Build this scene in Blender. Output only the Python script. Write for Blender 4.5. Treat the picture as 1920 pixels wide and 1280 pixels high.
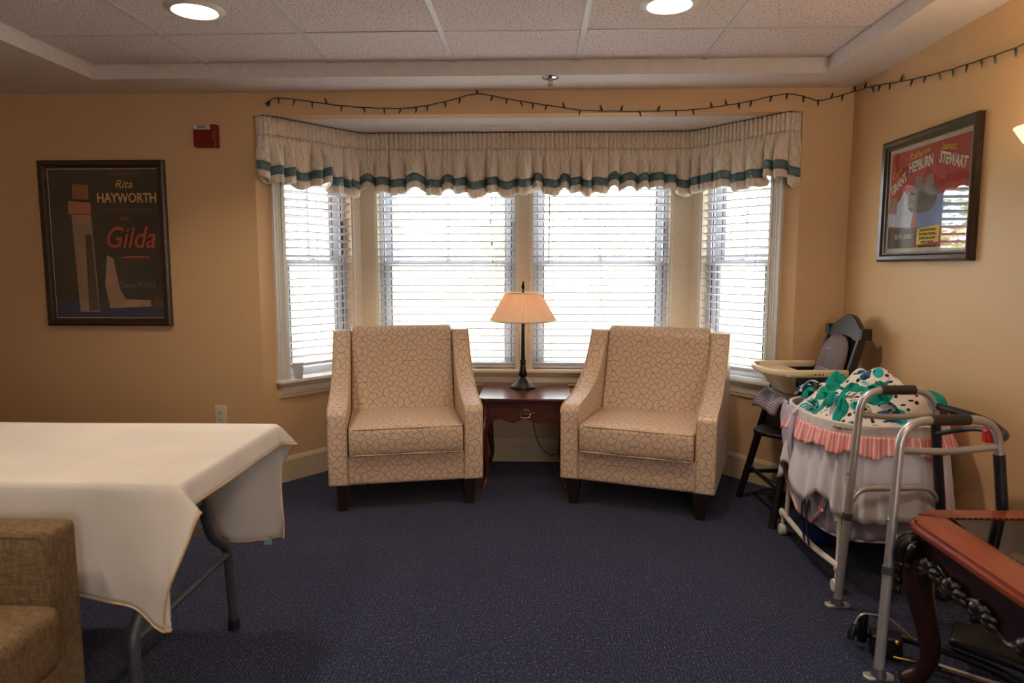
import bpy, bmesh, math, random
from mathutils import Vector, Matrix
R = math.radians
S = bpy.context.scene
for o in list(bpy.data.objects): bpy.data.objects.remove(o)
COL = S.collection

# ------------------------------------------------------------------ camera, world, sun, exposure
cam = bpy.data.cameras.new('camera'); cam.lens = 24; cam.sensor_width = 36; cam.clip_start = 0.02
cam.dof.use_dof = True; cam.dof.focus_distance = 3.6; cam.dof.aperture_fstop = 2.8
camo = bpy.data.objects.new('camera', cam); COL.objects.link(camo)
camo.location = (0, 0, 1.24); camo.rotation_euler = (R(90 - 6.2), 0, R(1.92)); S.camera = camo
w = bpy.data.worlds.new('sky'); S.world = w; w.use_nodes = True
w.node_tree.nodes['Background'].inputs[0].default_value = (0.93, 0.97, 1.0, 1)
w.node_tree.nodes['Background'].inputs[1].default_value = 8.0
sl = bpy.data.lights.new('sun', 'SUN'); sl.energy = 10; sl.angle = R(2); sl.color = (1, .95, .86)
so = bpy.data.objects.new('sun', sl); COL.objects.link(so); so.rotation_euler = (R(48), 0, R(25))
S.view_settings.view_transform = 'Standard'; S.view_settings.look = 'None'
S.view_settings.exposure = 0.5; S.view_settings.gamma = 1; S.view_settings.use_curve_mapping = False
DOWNLIGHT_W = 5.0; LAMP_W = 0.5; SCONCE_W = 4.0

# ------------------------------------------------------------------ materials
def lin(c):
    return tuple((x/255/12.92 if x/255 <= .04045 else ((x/255+.055)/1.055)**2.4) for x in c) + (1,)
class NT:
    def __init__(s, name):
        s.m = bpy.data.materials.new(name); s.m.use_nodes = True; s.t = s.m.node_tree
        s.b = s.t.nodes['Principled BSDF']; s.out = s.t.nodes['Material Output']
    def n(s, typ, ins=None, **kw):
        d = s.t.nodes.new(typ)
        for k, v in kw.items(): setattr(d, k, v)
        for k, v in (ins or {}).items(): s.set(d.inputs[k], v)
        return d
    def set(s, sock, v):
        if hasattr(v, 'outputs'): v = v.outputs[0]
        if isinstance(v, bpy.types.NodeSocket): s.t.links.new(v, sock)
        else: sock.default_value = v
    def m2(s, op, a, b=0.0, c=0.0):
        d = s.n('ShaderNodeMath', operation=op); s.set(d.inputs[0], a); s.set(d.inputs[1], b); s.set(d.inputs[2], c); return d.outputs[0]
    def mix(s, f, a, b):
        d = s.n('ShaderNodeMix', data_type='RGBA'); s.set(d.inputs[0], f); s.set(d.inputs[6], a); s.set(d.inputs[7], b); return d.outputs[2]
    def noise(s, vec, scale, detail=2, rough=.5):
        d = s.n('ShaderNodeTexNoise', {'Scale': scale, 'Detail': detail, 'Roughness': rough})
        if vec is not None: s.set(d.inputs['Vector'], vec)
        return d.outputs[0]
    def ramp(s, f, stops):
        d = s.n('ShaderNodeValToRGB'); s.set(d.inputs[0], f); e = d.color_ramp.elements
        while len(e) < len(stops): e.new(.5)
        for x, (p, c) in zip(e, stops): x.position = p; x.color = c
        return d.outputs[0]
    def bump(s, h, strength=.2, dist=.01):
        d = s.n('ShaderNodeBump', {'Strength': strength, 'Distance': dist}); s.set(d.inputs['Height'], h); s.set(s.b.inputs['Normal'], d.outputs[0])
    def coord(s, which='Object'): return s.n('ShaderNodeTexCoord').outputs[which]
    def scale(s, vec, sc):
        d = s.n('ShaderNodeMapping'); s.set(d.inputs[0], vec); d.inputs['Scale'].default_value = sc; return d.outputs[0]
    def P(s, **kw):
        for k, v in kw.items(): s.set(s.b.inputs[k.replace('_', ' ')], v)
        return s
MATS = {}
def plain(name, rgb, rough=.5, metal=0, var=.08, vscale=30, spec=.5, bump=0, bscale=200, coat=0):
    if name in MATS: return MATS[name]
    t = NT(name); c = lin(rgb); v = t.coord()
    n = t.noise(v, vscale, 3)
    d = tuple(x*(1-var*2) for x in c[:3]) + (1,); e = tuple(min(1, x*(1+var)) for x in c[:3]) + (1,)
    t.P(Base_Color=t.ramp(n, [(.3, d), (.7, e)]), Roughness=rough, Metallic=metal, Specular_IOR_Level=spec, Coat_Weight=coat)
    if bump: t.bump(t.noise(v, bscale, 2), bump, .002)
    MATS[name] = t.m; return t.m
def mwall(name, rgb):
    t = NT(name); v = t.coord(); c = lin(rgb)
    n = t.noise(v, 1.3, 3); c2 = tuple(x*.93 for x in c[:3]) + (1,)
    sp = t.noise(v, 9, 5, .7)
    k = t.ramp(sp, [(.72, (0, 0, 0, 1)), (.8, (1, 1, 1, 1))])
    base = t.mix(n, c, c2)
    t.P(Base_Color=t.mix(t.m2('MULTIPLY', k, .12), base, tuple(x*.6 for x in c[:3]) + (1,)), Roughness=.42, Specular_IOR_Level=.35)
    t.bump(t.noise(v, 160, 2), .08, .002); return t.m
M_WALL = mwall('wall_paint', (222, 182, 136))
M_WHITE = plain('trim_paint', (226, 222, 212), .4, var=.03)
M_CREAM = plain('cream_paint', (228, 212, 184), .45, var=.03)
M_BASEB = plain('baseboard_paint', (214, 190, 152), .45, var=.04)
M_CEIL = plain('soffit_paint', (226, 216, 208), .6, var=.03)
M_VINYL = plain('window_vinyl', (225, 228, 232), .35, var=.02)
M_GASKET = plain('dark_gasket', (46, 46, 52), .5)
M_TBAR = plain('ceiling_grid_metal', (206, 200, 194), .4, var=.02)
def mtile():
    t = NT('ceiling_tile'); v = t.coord()
    a = t.noise(t.scale(v, (90, 60, 60)), 1.6, 3, .7)
    f = t.ramp(a, [(.38, (0, 0, 0, 1)), (.44, (1, 1, 1, 1))])
    b = t.noise(v, 220, 2)
    c = t.mix(b, lin((222, 208, 203)), lin((243, 230, 224)))
    t.P(Base_Color=t.mix(f, lin((150, 130, 124)), c), Roughness=.9, Specular_IOR_Level=.1)
    t.bump(f, .5, .004); return t.m
M_TILE = mtile()
def mcarpet():
    t = NT('carpet'); v = t.coord()
    a = t.noise(t.scale(v, (1, .6, 1)), 150, 3, .65)
    c = t.ramp(a, [(.34, lin((6, 8, 18))), (.48, lin((22, 28, 60))), (.58, lin((46, 54, 90))), (.70, lin((132, 124, 122)))])
    big = t.noise(v, 1.4, 2)
    c2 = t.mix(t.m2('MULTIPLY', big, .45), c, lin((19, 23, 50)))
    wv = t.n('ShaderNodeTexWave', {'Scale': 26.0, 'Distortion': 1.2, 'Detail': 1.0}); wv.bands_direction = 'X'; t.set(wv.inputs['Vector'], v)
    h = t.m2('ADD', a, t.m2('MULTIPLY', wv.outputs[1], .5))
    t.P(Base_Color=c2, Roughness=.95, Specular_IOR_Level=.1, Sheen_Weight=.15); t.bump(h, .7, .006); return t.m
M_CARPET = mcarpet()
def mfabric_swirl():
    # pinwheel tiles turned one way or the other at random: four quarter arcs from each tile's centre to its corners
    t = NT('swirl_fabric'); uv = t.coord('UV'); C = .058
    sc = t.scale(uv, (1/C, 1/C, 1/C)); sp = t.n('ShaderNodeSeparateXYZ', {0: sc})
    X, Y = sp.outputs[0], sp.outputs[1]
    fx, fy = t.m2('FLOOR', X), t.m2('FLOOR', Y)
    idv = t.n('ShaderNodeCombineXYZ', {0: fx, 1: fy}); wn_ = t.n('ShaderNodeTexWhiteNoise'); t.set(wn_.inputs['Vector'], idv)
    x = t.m2('SUBTRACT', t.m2('FRACT', X), .5); y = t.m2('SUBTRACT', t.m2('FRACT', Y), .5)
    sg_ = t.m2('MULTIPLY', t.m2('MULTIPLY', x, y), t.m2('SUBTRACT', wn_.outputs[0], .5))
    sel = t.m2('LESS_THAN', sg_, 0.0)
    ax, ay = t.m2('ABSOLUTE', x), t.m2('ABSOLUTE', y)
    def rad(u, v): return t.m2('SUBTRACT', t.m2('SQRT', t.m2('ADD', t.m2('MULTIPLY', u, u), t.m2('MULTIPLY', v, v))), .5)
    ra = rad(ax, t.m2('SUBTRACT', ay, .5)); rb = rad(t.m2('SUBTRACT', ax, .5), ay)
    r_ = t.m2('ADD', t.m2('MULTIPLY', sel, ra), t.m2('MULTIPLY', t.m2('SUBTRACT', 1.0, sel), rb))
    line = t.ramp(t.m2('ABSOLUTE', r_), [(.016, (1, 1, 1, 1)), (.034, (0, 0, 0, 1))])
    wm = t.n('ShaderNodeTexWhiteNoise'); t.set(wm.inputs['Vector'], t.n('ShaderNodeCombineXYZ', {0: fx, 1: t.m2('ROUND', Y), 2: 3.0}))
    ln2 = t.m2('MULTIPLY', t.m2('GREATER_THAN', wm.outputs[0], .8), t.m2('LESS_THAN', t.m2('SUBTRACT', .5, ay), .018))
    line = t.m2('MAXIMUM', line, ln2)
    petal = t.m2('LESS_THAN', r_, 0.0)
    n = t.noise(t.coord(), 7, 3)
    base = t.mix(t.m2('MULTIPLY', petal, .45), lin((210, 178, 148)), lin((226, 199, 172)))
    base = t.mix(t.m2('MULTIPLY', n, .3), base, lin((202, 165, 132)))
    t.P(Base_Color=t.mix(t.m2('MULTIPLY', line, .72), base, lin((104, 76, 66))), Roughness=.40, Specular_IOR_Level=.5, Sheen_Weight=.1)
    t.bump(t.noise(uv, 900, 2), .12, .001); return t.m
M_SWIRL = mfabric_swirl()
M_PIPING = plain('piping_fabric', (205, 172, 130), .45)
M_DARKLEG = plain('espresso_wood', (38, 24, 18), .35)
def mtrellis():
    t = NT('valance_fabric'); uv = t.coord('UV'); sp = t.n('ShaderNodeSeparateXYZ', {0: uv})
    x = t.m2('MULTIPLY', sp.outputs[0], 1/.10); y = t.m2('MULTIPLY', sp.outputs[1], 1/.14)
    def og(ph):
        s = t.m2('MULTIPLY', t.m2('SINE', t.m2('ADD', t.m2('MULTIPLY', y, 2*math.pi), ph)), .22)
        return t.m2('ABSOLUTE', t.m2('SUBTRACT', t.m2('FRACT', t.m2('ADD', x, s)), .5))
    d = t.m2('MAXIMUM', og(0), og(math.pi))
    line = t.ramp(d, [(.43, (0, 0, 0, 1)), (.46, (1, 1, 1, 1))])
    t.P(Base_Color=t.mix(t.m2('MULTIPLY', line, .42), lin((226, 212, 194)), lin((202, 164, 104))), Roughness=.75, Specular_IOR_Level=.2, Sheen_Weight=.2)
    return t.m
M_TRELLIS = mtrellis()
M_TEAL = plain('teal_satin', (88, 116, 118), .35, var=.12, vscale=60)
def mwood(name, a, b, rough=.25, sc=(3, 40, 40), coat=.4):
    t = NT(name); v = t.coord(); n = t.noise(t.scale(v, sc), 1.0, 5, .6)
    t.P(Base_Color=t.ramp(n, [(.3, lin(a)), (.7, lin(b))]), Roughness=rough, Coat_Weight=coat, Coat_Roughness=.12); return t.m
M_MAHOG = mwood('mahogany', (62, 22, 14), (104, 42, 24), .28)
M_REDWOOD = mwood('red_mahogany', (116, 46, 25), (160, 72, 40), .3, (30, 3, 30))
M_REDDARK = mwood('dark_red_mahogany', (30, 11, 8), (56, 20, 13), .3)
M_BLACKWOOD = mwood('black_stained_wood', (12, 11, 11), (28, 23, 21), .4, coat=.1)
M_FRAMEWOOD = mwood('frame_wood', (30, 18, 12), (64, 40, 26), .3)
M_CARVE = plain('carved_black_gilt', (40, 28, 20), .34, metal=.3, var=.4, vscale=40, coat=.15)
M_BRONZE = plain('dark_bronze', (52, 46, 38), .38, metal=.7, var=.3, vscale=50)
M_BRASS = plain('brass', (200, 160, 84), .25, metal=1)
M_BRASSD = plain('antique_brass', (128, 108, 70), .4, metal=.9)
def mshade():
    t = NT('pleated_shade'); t.P(Base_Color=lin((236, 205, 178)), Roughness=.7)
    tr = t.n('ShaderNodeBsdfTranslucent', {'Color': lin((242, 200, 165))}); mx = t.n('ShaderNodeMixShader', {0: .45})
    t.t.links.new(t.b.outputs[0], mx.inputs[1]); t.t.links.new(tr.outputs[0], mx.inputs[2]); t.t.links.new(mx.outputs[0], t.out.inputs[0]); return t.m
M_SHADE = mshade()
M_BLIND = plain('blind_slat', (206, 207, 214), .5, var=.02)
def mtrans(name, rgb, alpha, rough=.7):
    t = NT(name); t.P(Base_Color=lin(rgb), Roughness=rough, Specular_IOR_Level=.2)
    tr = t.n('ShaderNodeBsdfTransparent'); mx = t.n('ShaderNodeMixShader', {0: alpha})
    t.t.links.new(tr.outputs[0], mx.inputs[1]); t.t.links.new(t.b.outputs[0], mx.inputs[2]); t.t.links.new(mx.outputs[0], t.out.inputs[0]); return t.m
def mglass(name, tint=(1, 1, 1, 1), refl=.06, rough=.0):
    t = NT(name); tr = t.n('ShaderNodeBsdfTransparent', {'Color': tint}); gl = t.n('ShaderNodeBsdfGlossy', {'Roughness': rough})
    lw_ = t.n('ShaderNodeLayerWeight', {'Blend': .5}); fr = t.m2('MULTIPLY_ADD', t.m2('POWER', lw_.outputs['Facing'], 5.0), .9, refl)
    mx = t.n('ShaderNodeMixShader', {0: fr})
    t.t.links.new(tr.outputs[0], mx.inputs[1]); t.t.links.new(gl.outputs[0], mx.inputs[2]); t.t.links.new(mx.outputs[0], t.out.inputs[0]); return t.m
M_PANE = mglass('window_glass'); M_PICGLASS = mglass('picture_glass')
M_TABGLASS = mglass('tinted_glass', (.45, .42, .36, 1))
def memit(name, rgb, st):
    t = NT(name); t.P(Base_Color=lin(rgb), Emission_Color=lin(rgb), Emission_Strength=st); return t.m
M_LENS = memit('downlight_lens', (255, 236, 205), 9)
M_BULB = memit('lamp_bulb', (255, 222, 178), 4)
M_ALAB = memit('lit_alabaster_glass', (255, 222, 180), 1.0)
M_CLOTH = plain('white_tablecloth', (226, 216, 205), .8, var=.03, vscale=6, spec=.15, bump=.1, bscale=700)
M_HEM = plain('tablecloth_hem', (224, 190, 136), .8)
M_GREYMET = plain('grey_powder_coat', (84, 84, 92), .4, metal=.3)
M_RUBBER = plain('black_rubber', (22, 22, 24), .7)
M_TABLEPL = plain('table_plastic', (190, 186, 180), .5)
def mtweed():
    t = NT('brown_tweed'); v = t.coord(); a = t.noise(t.scale(v, (220, 220, 30)), 1, 2); b = t.noise(t.scale(v, (40, 220, 220)), 1, 2)
    n = t.m2('MULTIPLY', t.m2('ADD', a, b), .5)
    t.P(Base_Color=t.ramp(n, [(.35, lin((92, 74, 53))), (.65, lin((138, 113, 84)))]), Roughness=.9, Specular_IOR_Level=.15); t.bump(n, .3, .002); return t.m
M_TWEED = mtweed()
M_ALU = plain('anodised_aluminium', (200, 196, 194), .33, metal=.65, var=.04)
M_DKALU = plain('dark_grey_metal', (58, 58, 62), .35, metal=.6)
M_GRIP = plain('brown_grip_rubber', (58, 44, 36), .6)
M_RED = plain('red_plastic', (196, 30, 24), .35)
M_ALARM = plain('alarm_red', (122, 18, 20), .4)
M_LENSCL = plain('strobe_lens', (206, 198, 188), .15)
M_BONE = plain('bone_plastic', (232, 214, 178), .3, var=.02)
M_WHITETUBE = plain('white_enamel_tube', (226, 218, 206), .35, var=.03)
M_SKIRT = mtrans('bassinet_voile', (232, 226, 232), .93)
M_LAV = mtrans('lavender_voile', (206, 200, 222), .9); M_VEIL = mtrans('side_veil_voile', (214, 206, 226), .6)
M_MESH = mtrans('mesh_net', (214, 212, 208), .45)
def mstripe(name, a, b, per, axis=0):
    t = NT(name); sp = t.n('ShaderNodeSeparateXYZ', {0: t.coord('UV')})
    f = t.m2('FRACT', t.m2('DIVIDE', sp.outputs[axis], per)); k = t.ramp(f, [(.30, (0, 0, 0, 1)), (.36, (1, 1, 1, 1))])
    t.P(Base_Color=t.mix(k, lin(b), lin(a)), Roughness=.6, Specular_IOR_Level=.25); return t.m
M_PINK = mstripe('pink_stripe_fabric', (236, 140, 148), (246, 214, 190), .018)
M_GING = mstripe('gingham_fabric', (112, 100, 108), (188, 182, 192), .009, 1)
M_PAD = plain('grey_padding', (122, 108, 112), .75)
M_NAVY = plain('navy_webbing', (34, 32, 62), .7)
def mprint():
    t = NT('printed_fleece'); v = t.coord()
    def blobs(sc, lo, hi, off):
        mp = t.n('ShaderNodeMapping'); t.set(mp.inputs[0], v); mp.inputs['Location'].default_value = off; mp.inputs['Scale'].default_value = sc
        d = t.n('ShaderNodeTexVoronoi', {'Scale': 1.0, 'Randomness': 1.0}); t.set(d.inputs['Vector'], mp.outputs[0])
        return t.ramp(d.outputs[0], [(lo, (1, 1, 1, 1)), (hi, (0, 0, 0, 1))])
    c = lin((234, 224, 216))
    c = t.mix(blobs((12, 9, 10), .34, .37, (0, 0, 0)), c, lin((42, 170, 176)))
    c = t.mix(blobs((9, 15, 11), .28, .30, (3, 1, 2)), c, lin((24, 94, 140)))
    c = t.mix(blobs((30, 38, 30), .24, .28, (7, 3, 4)), c, lin((74, 34, 34)))
    c = t.mix(blobs((18, 60, 40), .2, .22, (1, 8, 5)), c, lin((36, 30, 52)))
    t.P(Base_Color=c, Roughness=.95, Specular_IOR_Level=.1, Sheen_Weight=.3); t.bump(t.noise(v, 300, 2), .3, .002); return t.m
M_PRINT = mprint()
M_TEALF = plain('teal_fleece', (36, 160, 142), .95, var=.15, spec=.1, bump=.3, bscale=300)
M_BROWNF = plain('brown_plush', (104, 58, 34), .95, var=.3, vscale=60, spec=.1, bump=.5, bscale=160)
M_BLUEBAG = plain('blue_bag_fabric', (30, 40, 110), .7, var=.3, vscale=25)
M_GREENWIRE = plain('dark_green_wire', (22, 40, 34), .5)
M_BULBG = plain('mini_bulb', (30, 46, 38), .3)
M_CHROME = plain('chrome', (190, 190, 195), .15, metal=1)
M_PLASTICCUP = mtrans('frosted_cup', (224, 222, 228), .6, .3)
M_OUTLET = plain('outlet_plastic', (226, 214, 194), .35, var=.02)
M_SLOT = plain('dark_slot', (30, 26, 24), .6)
M_GRASS = plain('outdoor_lawn', (150, 160, 96), .9, var=.2, vscale=1.5)
M_PAVE = plain('outdoor_pavement', (205, 200, 192), .8, var=.06, vscale=2)
M_LEAF = plain('outdoor_leaf', (206, 212, 150), .6, var=.2, vscale=3)
M_BARK = plain('outdoor_bark', (176, 164, 148), .9)
M_BLACKPL = plain('black_plastic', (18, 18, 20), .35)

# ------------------------------------------------------------------ mesh helpers
class MB:
    def __init__(s): s.v = []; s.f = []
    def add(s, vs, fs):
        o = len(s.v); s.v += [tuple(v) for v in vs]; s.f += [tuple(i+o for i in f) for f in fs]; return s
    def box(s, x0, x1, y0, y1, z0, z1):
        v = [(x, y, z) for z in (z0, z1) for x, y in ((x0, y0), (x1, y0), (x1, y1), (x0, y1))]
        return s.add(v, [(3, 2, 1, 0), (4, 5, 6, 7), (0, 1, 5, 4), (1, 2, 6, 5), (2, 3, 7, 6), (3, 0, 4, 7)])
    def frustum(s, cx, cy, z0, z1, a0, b0, a1, b1, dx=0, dy=0):
        v = [(cx-a0, cy-b0, z0), (cx+a0, cy-b0, z0), (cx+a0, cy+b0, z0), (cx-a0, cy+b0, z0)]
        v += [(cx+dx-a1, cy+dy-b1, z1), (cx+dx+a1, cy+dy-b1, z1), (cx+dx+a1, cy+dy+b1, z1), (cx+dx-a1, cy+dy+b1, z1)]
        return s.add(v, [(3, 2, 1, 0), (4, 5, 6, 7), (0, 1, 5, 4), (1, 2, 6, 5), (2, 3, 7, 6), (3, 0, 4, 7)])
    def prism(s, poly, a0, a1, axis='x'):
        n = len(poly)
        def p(q, a): return {'x': (a, q[0], q[1]), 'y': (q[0], a, q[1]), 'z': (q[0], q[1], a)}[axis]
        v = [p(q, a0) for q in poly] + [p(q, a1) for q in poly]
        f = [tuple(range(n-1, -1, -1)), tuple(range(n, 2*n))] + [(i, (i+1) % n, n+(i+1) % n, n+i) for i in range(n)]
        return s.add(v, f)
    def tube(s, pts, r, n=8, closed=False, flat=1.0):
        pts = [Vector(p) for p in pts]; N = len(pts); rr = r if isinstance(r, (list, tuple)) else [r]*N
        vs = []; up = None
        for i, p in enumerate(pts):
            a = pts[(i-1) % N] if (closed or i > 0) else p; b = pts[(i+1) % N] if (closed or i < N-1) else p
            t = (b-a).normalized()
            if up is None: up = Vector((0, 0, 1)) if abs(t.z) < .9 else Vector((1, 0, 0))
            x = t.cross(up).normalized(); up = x.cross(t).normalized()
            for k in range(n):
                an = 2*math.pi*k/n; vs.append(p + x*math.cos(an)*rr[i] + up*math.sin(an)*rr[i]*flat)
        fs = []
        for i in range(N if closed else N-1):
            j = (i+1) % N
            for k in range(n): fs.append((i*n+k, i*n+(k+1) % n, j*n+(k+1) % n, j*n+k))
        if not closed: fs += [tuple(range(n-1, -1, -1)), tuple((N-1)*n+k for k in range(n))]
        return s.add(vs, fs)
    def lathe(s, prof, c=(0, 0, 0), n=24, cap=True):
        vs = []; N = len(prof)
        for r, z in prof:
            for k in range(n): a = 2*math.pi*k/n; vs.append((c[0]+r*math.cos(a), c[1]+r*math.sin(a), c[2]+z))
        fs = [(i*n+k, i*n+(k+1) % n, (i+1)*n+(k+1) % n, (i+1)*n+k) for i in range(N-1) for k in range(n)]
        if cap: fs += [tuple(range(n-1, -1, -1)), tuple((N-1)*n+k for k in range(n))]
        return s.add(vs, fs)
    def grid(s, fn, nu, nv, cu=False):
        vs = [fn(i/(nu if cu else nu-1), j/(nv-1)) for j in range(nv) for i in range(nu)]
        fs = [(j*nu+i, j*nu+(i+1) % nu, (j+1)*nu+(i+1) % nu, (j+1)*nu+i) for j in range(nv-1) for i in range(nu if cu else nu-1)]
        return s.add(vs, fs)
    def rbox(s, c, h, r, crown=0, n=6):
        cx, cy, cz = c
        def axis(H): return [-H, -H+r*.12, -H+r*.4, -H+r] + [-(H-r)+2*(H-r)*k/n for k in range(1, n)] + [H-r, H-r*.4, H-r*.12, H]
        ax = [axis(h[i]) for i in range(3)]
        def pr(x, y, z):
            q = [max(-(H-r), min(H-r, v)) for v, H in zip((x, y, z), h)]
            d = Vector((x-q[0], y-q[1], z-q[2]))
            if d.length > 1e-9: d = d.normalized()*r
            p = [q[0]+d.x, q[1]+d.y, q[2]+d.z]
            if crown and z > 0: p[2] += crown*(1-(p[0]/h[0])**2)*(1-(p[1]/h[1])**2)
            return (p[0]+cx, p[1]+cy, p[2]+cz)
        for a, b, cidx in ((0, 1, 2), (1, 2, 0), (2, 0, 1)):
            for sg in (-1, 1):
                A, B = ax[a], ax[b]; vs = []
                for y in B:
                    for x in A:
                        p = [0, 0, 0]; p[a] = x; p[b] = y; p[cidx] = sg*h[cidx]; vs.append(pr(*p))
                na = len(A); fs = []
                for j in range(len(B)-1):
                    for i in range(na-1):
                        f = (j*na+i, j*na+i+1, (j+1)*na+i+1, (j+1)*na+i); fs.append(f if sg > 0 else f[::-1])
                s.add(vs, fs)
        return s
    def ball(s, c, r, n=10, sc=(1, 1, 1)):
        m = n//2+1; o = len(s.v)
        vs = [(c[0]+r*sc[0]*math.sin(math.pi*j/m)*math.cos(2*math.pi*i/n), c[1]+r*sc[1]*math.sin(math.pi*j/m)*math.sin(2*math.pi*i/n), c[2]-r*sc[2]*math.cos(math.pi*j/m)) for j in range(1, m) for i in range(n)]
        b = len(vs); vs += [(c[0], c[1], c[2]-r*sc[2]), (c[0], c[1], c[2]+r*sc[2])]
        fs = [(j*n+i, j*n+(i+1) % n, (j+1)*n+(i+1) % n, (j+1)*n+i) for j in range(m-2) for i in range(n)]
        fs += [((i+1) % n, i, b) for i in range(n)] + [((m-2)*n+i, (m-2)*n+(i+1) % n, b+1) for i in range(n)]
        return s.add(vs, fs)
    def mesh(s, name, mat, smooth=40, weld=False, uv=None):
        me = bpy.data.meshes.new(name); me.from_pydata(s.v, [], s.f)
        bm = bmesh.new(); bm.from_mesh(me)
        if weld: bmesh.ops.remove_doubles(bm, verts=bm.verts, dist=1e-5)
        bmesh.ops.recalc_face_normals(bm, faces=bm.faces); bm.to_mesh(me); bm.free()
        if smooth:
            me.polygons.foreach_set('use_smooth', [True]*len(me.polygons)); me.set_sharp_from_angle(angle=R(smooth))
        if uv != 'none':
            ul = me.uv_layers.new(name='UVMap')
            for p in me.polygons:
                n = p.normal; a = max(range(3), key=lambda i: abs(n[i]))
                for li in p.loop_indices:
                    c = me.vertices[me.loops[li].vertex_index].co
                    ul.data[li].uv = ((c.y, c.z) if a == 0 else (c.x, c.z) if a == 1 else (c.x, c.y))
        me.materials.append(mat); return me
    def build(s, name, mat, parent=None, smooth=40, bevel=0, seg=2, weld=False, loc=None, rot=None, solid=0, uvf=None):
        me = s.mesh(name, mat, smooth, weld)
        if uvf:
            ul = me.uv_layers[0]
            for l in me.loops: ul.data[l.index].uv = uvf[l.vertex_index]
        o = bpy.data.objects.new(name, me); COL.objects.link(o); o.parent = parent
        if loc: o.location = loc
        if rot: o.rotation_euler = rot
        if solid: md = o.modifiers.new('thick', 'SOLIDIFY'); md.thickness = solid; md.offset = 0
        if bevel:
            md = o.modifiers.new('bevel', 'BEVEL'); md.width = bevel; md.segments = seg; md.limit_method = 'ANGLE'; md.angle_limit = R(35)
        return o
def tag(o, label=None, cat=None, group=None, kind=None):
    if label: o['label'] = label
    if cat: o['category'] = cat
    if group: o['group'] = group
    if kind: o['kind'] = kind
    return o
def empty(name, loc=(0, 0, 0), rz=0, **kw):
    o = bpy.data.objects.new(name, None); COL.objects.link(o); o.location = loc; o.rotation_euler = (0, 0, rz); o.empty_display_size = .1
    return tag(o, **kw)
def share(name, me, parent, loc=(0, 0, 0), rot=(0, 0, 0)):
    o = bpy.data.objects.new(name, me); COL.objects.link(o); o.parent = parent; o.location = loc; o.rotation_euler = rot; return o
def copy_tree(o, parent=None):
    c = o.copy(); COL.objects.link(c); c.parent = parent
    for ch in list(o.children): copy_tree(ch, c)
    return c
def arc(c, r, a0, a1, n, plane='xz'):
    out = []
    for i in range(n+1):
        a = R(a0+(a1-a0)*i/n); p, q = r*math.cos(a), r*math.sin(a)
        out.append({'xz': (c[0]+p, c[1], c[2]+q), 'yz': (c[0], c[1]+p, c[2]+q), 'xy': (c[0]+p, c[1]+q, c[2])}[plane])
    return out
def smoothpath(pts, n=6):
    P = [Vector(p) for p in pts]; out = []
    for i in range(len(P)-1):
        p0 = P[max(i-1, 0)]; p1 = P[i]; p2 = P[i+1]; p3 = P[min(i+2, len(P)-1)]
        for k in range(n):
            t = k/n
            out.append(.5*((2*p1)+(p2-p0)*t+(2*p0-5*p1+4*p2-p3)*t*t+(3*p1-p0-3*p2+p3)*t**3))
    return out+[P[-1]]
def fillet(pts, r, n=5):
    P = [Vector(p) for p in pts]; out = [P[0]]
    for i in range(1, len(P)-1):
        a = (P[i-1]-P[i]); b = (P[i+1]-P[i]); d = min(r, a.length*.49, b.length*.49)
        s0 = P[i]+a.normalized()*d; s1 = P[i]+b.normalized()*d
        for k in range(n+1):
            t = k/n; out.append((1-t)**2*s0+2*t*(1-t)*P[i]+t*t*s1)
    return out+[P[-1]]
def text(body, size, mat, parent, loc, rot, name='lettering', sx=1.0, ext=.0006, shear=0, align='CENTER', bold=0):
    c = bpy.data.curves.new(name, 'FONT'); c.body = body; c.size = size; c.extrude = ext; c.align_x = align; c.align_y = 'CENTER'; c.shear = shear; c.resolution_u = 3; c.offset = bold
    t = bpy.data.objects.new('tmp', c); COL.objects.link(t); bpy.context.view_layer.update()
    me = bpy.data.meshes.new_from_object(t.evaluated_get(bpy.context.evaluated_depsgraph_get())); bpy.data.objects.remove(t)
    me.materials.clear(); me.materials.append(mat); me.name = name
    o = bpy.data.objects.new(name, me); COL.objects.link(o); o.parent = parent; o.location = loc; o.rotation_euler = rot; o.scale = (sx, 1, 1); return o
rnd = random.Random(4)

# ------------------------------------------------------------------ room shell
XL, XR, YW, YB = -3.6, 1.66, 3.73, -3.0
A_L, B_L, B_R, A_R = (-1.52, 3.73), (-1.09, 4.29), (.967, 4.29), (1.40, 3.73)
ZC = 2.05
def struct(mb, name, mat, parent=None, **kw):
    o = mb.build(name, mat, parent, **kw)
    if parent is None: o['kind'] = 'structure'
    return o
struct(MB().box(XL-.1, XR+.1, YB-.1, 4.40, -.1, 0), 'floor', M_CARPET, smooth=0)
wb = MB().box(XL, A_L[0], YW, YW+.1, 0, 2.3).box(A_R[0], XR+.1, YW, YW+.1, 0, 2.3).box(A_L[0], A_R[0], YW, YW+.1, ZC, 2.3)
struct(wb, 'wall_back', M_WALL, smooth=0)
struct(MB().box(XR, XR+.1, YB, YW, 0, 2.3), 'wall_right', M_WALL, smooth=0)
struct(MB().box(XL-.1, XL, YB, YW+.1, 0, 2.3), 'wall_left', M_WALL, smooth=0)
ADDED_WINDOWS = [(.3, 1.4)]; RZ0, RZ1 = .85, 1.95
struct(MB().box(XL-.1, XR+.1, YB-.1, YB, 0, RZ0).box(XL-.1, XR+.1, YB-.1, YB, RZ1, 2.3).box(XL-.1, ADDED_WINDOWS[0][0], YB-.1, YB, RZ0, RZ1).box(ADDED_WINDOWS[0][1], XR+.1, YB-.1, YB, RZ0, RZ1), 'wall_rear', M_WALL, smooth=0)
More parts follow.
